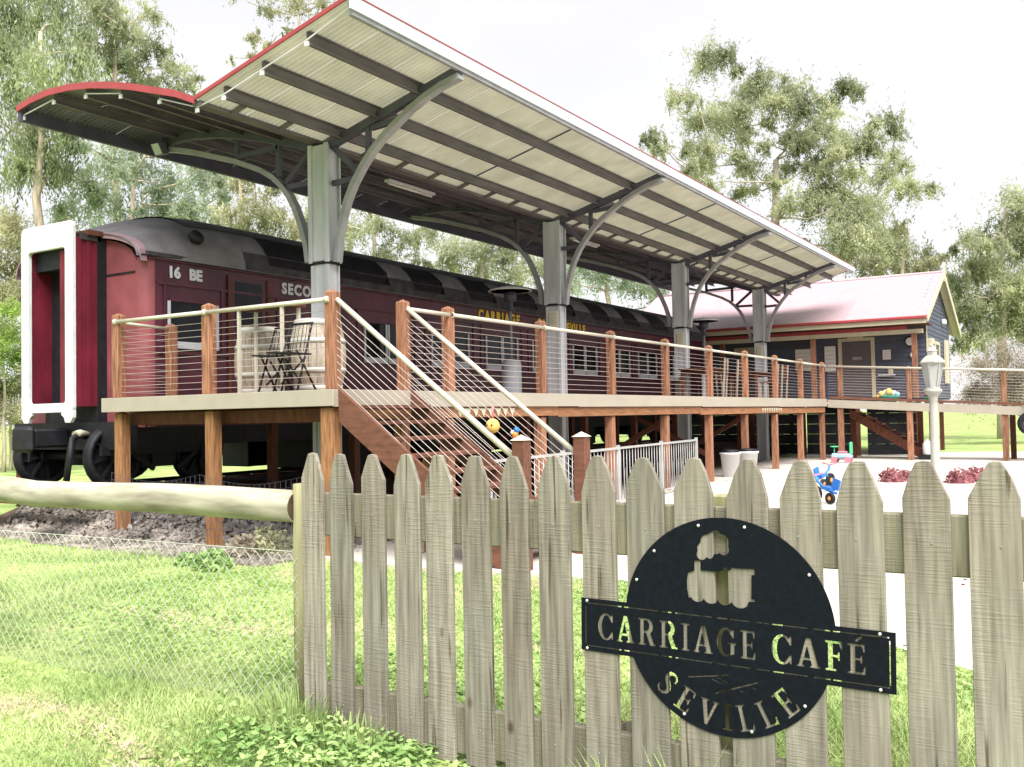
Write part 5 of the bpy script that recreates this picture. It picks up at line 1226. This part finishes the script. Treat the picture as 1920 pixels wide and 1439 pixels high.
# scrub at the foot of the deck end
for k, (px, py, d_, r_, mt, lb) in enumerate(((505, 1010, 10.6, .30, 'leaf3', 'dry grey scrub against the gate post side of the stones'), (455, 1015, 10.4, .22, 'leafdry', 'brown dry plant among the stones left of the gate post'), (400, 1028, 9.6, .20, 'weed', 'bright green weed at the foot of the second deck stump'), (350, 1018, 9.9, .12, 'weed', 'small green weed between the two near deck stumps'))):
    q = at(px, py, d_); q.z = .0; s_ = empty('weed_plant', q, lb, 'plant', 'plants at the edge of the stones')
    leafblob('foliage', q, r_, mt, 420, .035, par=s_, seed=k+20); MB().tube([q, q+Vector((.01,0,.12))], .006, 4).build('stem', T['weed'], s_)
# ================================================================== GRASS
rg = np.random.default_rng(77)
fh = Vector((fw.x, fw.y)).normalized(); rh = Vector((rt.x, rt.y))
def grass_pts(n, d0, d1, half, seed):
    r_ = np.random.default_rng(seed); d = d0*(d1/d0)**r_.random(n); l = (r_.random(n)*2-1)*half*d
    return np.stack([CAM.x+fh.x*d+rh.x*l, CAM.y+fh.y*d+rh.y*l], 1), d
def on_lawn(P):
    x, y = P[:, 0], P[:, 1]
    edge = np.interp(x, [-.3,.45,1.2,2.07,3.33,4.6,5.86,6.6,9,16], [-.05,-.14,-.2,-.05,.02,-.62,-1.42,-2.0,-3.4,-4.5])
    ok = np.where(x > -.3, y < edge-.02, y < -.55-.0*x)
    return ok
gv = np.vectorize(gz)
P, d = grass_pts(230000, 2.6, 13.5, .80, 1); k_ = on_lawn(P); P, d = P[k_], d[k_]
def dead(P):
    x, y = P[:, 0], P[:, 1]; v = np.zeros(len(P))
    for (cx, cy, a, b, s_) in ((.6,-2.85,.9,.16,1),(1.7,-2.68,.7,.22,1),(2.6,-2.55,.5,.14,.8),(-1.2,-3.1,.7,.1,.7),(3.05,-4.9,.5,.12,.8),(2.2,-4.75,.45,.10,.6),(3.9,-2.4,.5,.16,.7),(5.0,-2.6,.4,.2,.6),(3.5,-5.5,.3,.12,.5),(1.4,-4.6,.5,.1,.5)):
        v = np.maximum(v, s_*np.exp(-((x-cx)/a)**2-((y-cy-.12*np.sin(x*3))/b)**2))
    return v
kk = rg.random(len(P)) > dead(P)*1.1; P, d = P[kk], d[kk]
n = len(P); z = gv(P[:, 0], P[:, 1])
# patchiness: bare and clover areas
pn = np.sin(P[:,0]*1.9+P[:,1]*1.1)+np.sin(P[:,0]*.8-P[:,1]*2.3+2)+.6*np.sin(P[:,0]*4.1+P[:,1]*3.3)
h = rg.uniform(.018, .050, n)*(1+.35*np.clip(pn, -1, 2)); ang = rg.random(n)*2*np.pi; wd = .0028+.0011*d*.35
tilt = rg.normal(size=(n, 2))*.6
base = np.stack([P[:, 0], P[:, 1], z-.004], 1); sx = np.stack([np.cos(ang)*wd, np.sin(ang)*wd, 0*ang], 1)
tip = base+np.stack([tilt[:, 0]*h, tilt[:, 1]*h, h], 1)
V = np.stack([base-sx, base+sx, tip], 1).reshape(-1, 3)
def trimesh(name, V, nv, mt, label, par=None):
    n = len(V)//nv; me = bpy.data.meshes.new(name); me.vertices.add(len(V)); me.vertices.foreach_set('co', V.astype(np.float32).ravel())
    me.loops.add(len(V)); me.loops.foreach_set('vertex_index', np.arange(len(V), dtype=np.int32)); me.polygons.add(n)
    me.polygons.foreach_set('loop_start', np.arange(0, len(V), nv, dtype=np.int32)); me.update(calc_edges=True); me.validate(); me.materials.append(T[mt])
    o = bpy.data.objects.new(name, me); COL.objects.link(o); o.parent = par
    return tag(o, label, kind='stuff')
trimesh('grass', V, 3, 'grass', 'short bright lawn grass in front of and behind the gate')
Pd, dd = grass_pts(160000, 2.6, 9.5, .80, 5); kk = on_lawn(Pd) & (rg.random(len(Pd)) < dead(Pd)*.95+.012); Pd = Pd[kk]; m_ = len(Pd)
ang = rg.random(m_)*2*np.pi; hd = rg.uniform(.010, .026, m_); bb = np.stack([Pd[:, 0], Pd[:, 1], gv(Pd[:, 0], Pd[:, 1])], 1)
tl = rg.normal(size=(m_, 2))*1.5*hd[:, None]; sx_ = np.stack([np.cos(ang)*.006, np.sin(ang)*.006, 0*ang], 1)
V2 = np.stack([bb-sx_, bb+sx_, bb+np.stack([tl[:, 0], tl[:, 1], hd], 1)], 1).reshape(-1, 3)
# clover leaves
P, d = grass_pts(60000, 2.6, 9.5, .80, 2); pn = np.sin(P[:,0]*1.7+1)+np.sin(P[:,1]*2.1+P[:,0]*.9)+rg.normal(size=len(P))*.5
k_ = on_lawn(P) & (pn > .1); P, d = P[k_], d[k_]; n = len(P); z = gv(P[:, 0], P[:, 1])+rg.uniform(.006, .04, n)
a = rg.random(n)*2*np.pi; s = rg.uniform(.007, .016, n); t1 = rg.normal(size=n)*.35; t2 = rg.normal(size=n)*.35
c = np.stack([P[:, 0], P[:, 1], z], 1); u = np.stack([np.cos(a), np.sin(a), t1], 1)*s[:, None]; w = np.stack([-np.sin(a), np.cos(a), t2], 1)*s[:, None]
V = np.stack([c-u-w*.4, c-w, c+u-w*.3, c+u*.8+w*.7, c+w*.9, c-u*.9+w*.6], 1).reshape(-1, 3)
trimesh('clover', V, 6, 'weed', 'clover and small broad weeds through the lawn')
trimesh('dead_grass', V2, 3, 'straw', 'pale dead grass in the worn patches of the lawn')
# weeds and long grass at the foot of the gate
def tuft(name, label, x, y, n, hgt, spread, mt, seed, broad=False):
    t = empty(name, (x, y, 0), label, 'plant', 'weeds at the foot of the gate'); r_ = np.random.default_rng(seed); b = MB()
    for i in range(n):
        a = r_.random()*6.28; rr_ = spread*r_.random()**.6; bx_, by_ = x+rr_*math.cos(a), y+rr_*math.sin(a); zb = gz(bx_, by_)-.01
        hh_ = hgt*r_.uniform(.4, 1); out_ = r_.uniform(.1, .7)*hh_; a2 = a+r_.normal()*.6
        if not broad:
            w_ = .0035; px_, py_ = -math.sin(a2)*w_, math.cos(a2)*w_; m1 = (bx_+out_*.35*math.cos(a2), by_+out_*.35*math.sin(a2), zb+hh_*.65); m2 = (bx_+out_*math.cos(a2), by_+out_*math.sin(a2), zb+hh_)
            b.add([(bx_-px_, by_-py_, zb), (bx_+px_, by_+py_, zb), (m1[0]+px_, m1[1]+py_, m1[2]), (m1[0]-px_, m1[1]-py_, m1[2]), m2], [(0,1,2,3), (3,2,4)])
        else:
            c = Vector((bx_, by_, zb+hh_)); u = Vector((math.cos(a2), math.sin(a2), r_.normal()*.4)).normalized()*.017*r_.uniform(.5, 1.4); v = Vector((-math.sin(a2), math.cos(a2), r_.normal()*.4)).normalized()*.012*r_.uniform(.5, 1.4)
            b.add([c-u, c-u*.4-v, c+u*.5-v*.8, c+u*1.2, c+u*.5+v*.8, c-u*.4+v], [(0,1,2,3,4,5)]); b.beam((bx_, by_, zb), tuple(c), .0015, .0015)
    b.build('leaves', T[mt], t)
tuft('grass_tuft', 'long bright grass tuft at the foot of the first pickets', 3.62, GY-.16, 260, .24, .22, 'grass', 1)
tuft('grass_tuft', 'long grass blades between the third and fourth pickets', 4.02, GY-.14, 120, .20, .16, 'grass', 2)
tuft('broadleaf_weed', 'broad-leaved weed in front of the second picket', 3.80, GY-.36, 800, .12, .32, 'weed', 3, True)
tuft('broadleaf_weed', 'broad-leaved weed below the fourth picket', 4.22, GY-.22, 620, .10, .26, 'weed', 4, True)
tuft('grass_tuft', 'thin grass stems rising below the round sign', 5.62, GY-.12, 60, .34, .10, 'grass', 5)
tuft('grass_tuft', 'grass tuft near the bottom edge under the train sign', 5.30, GY-.12, 60, .24, .12, 'grass', 6)
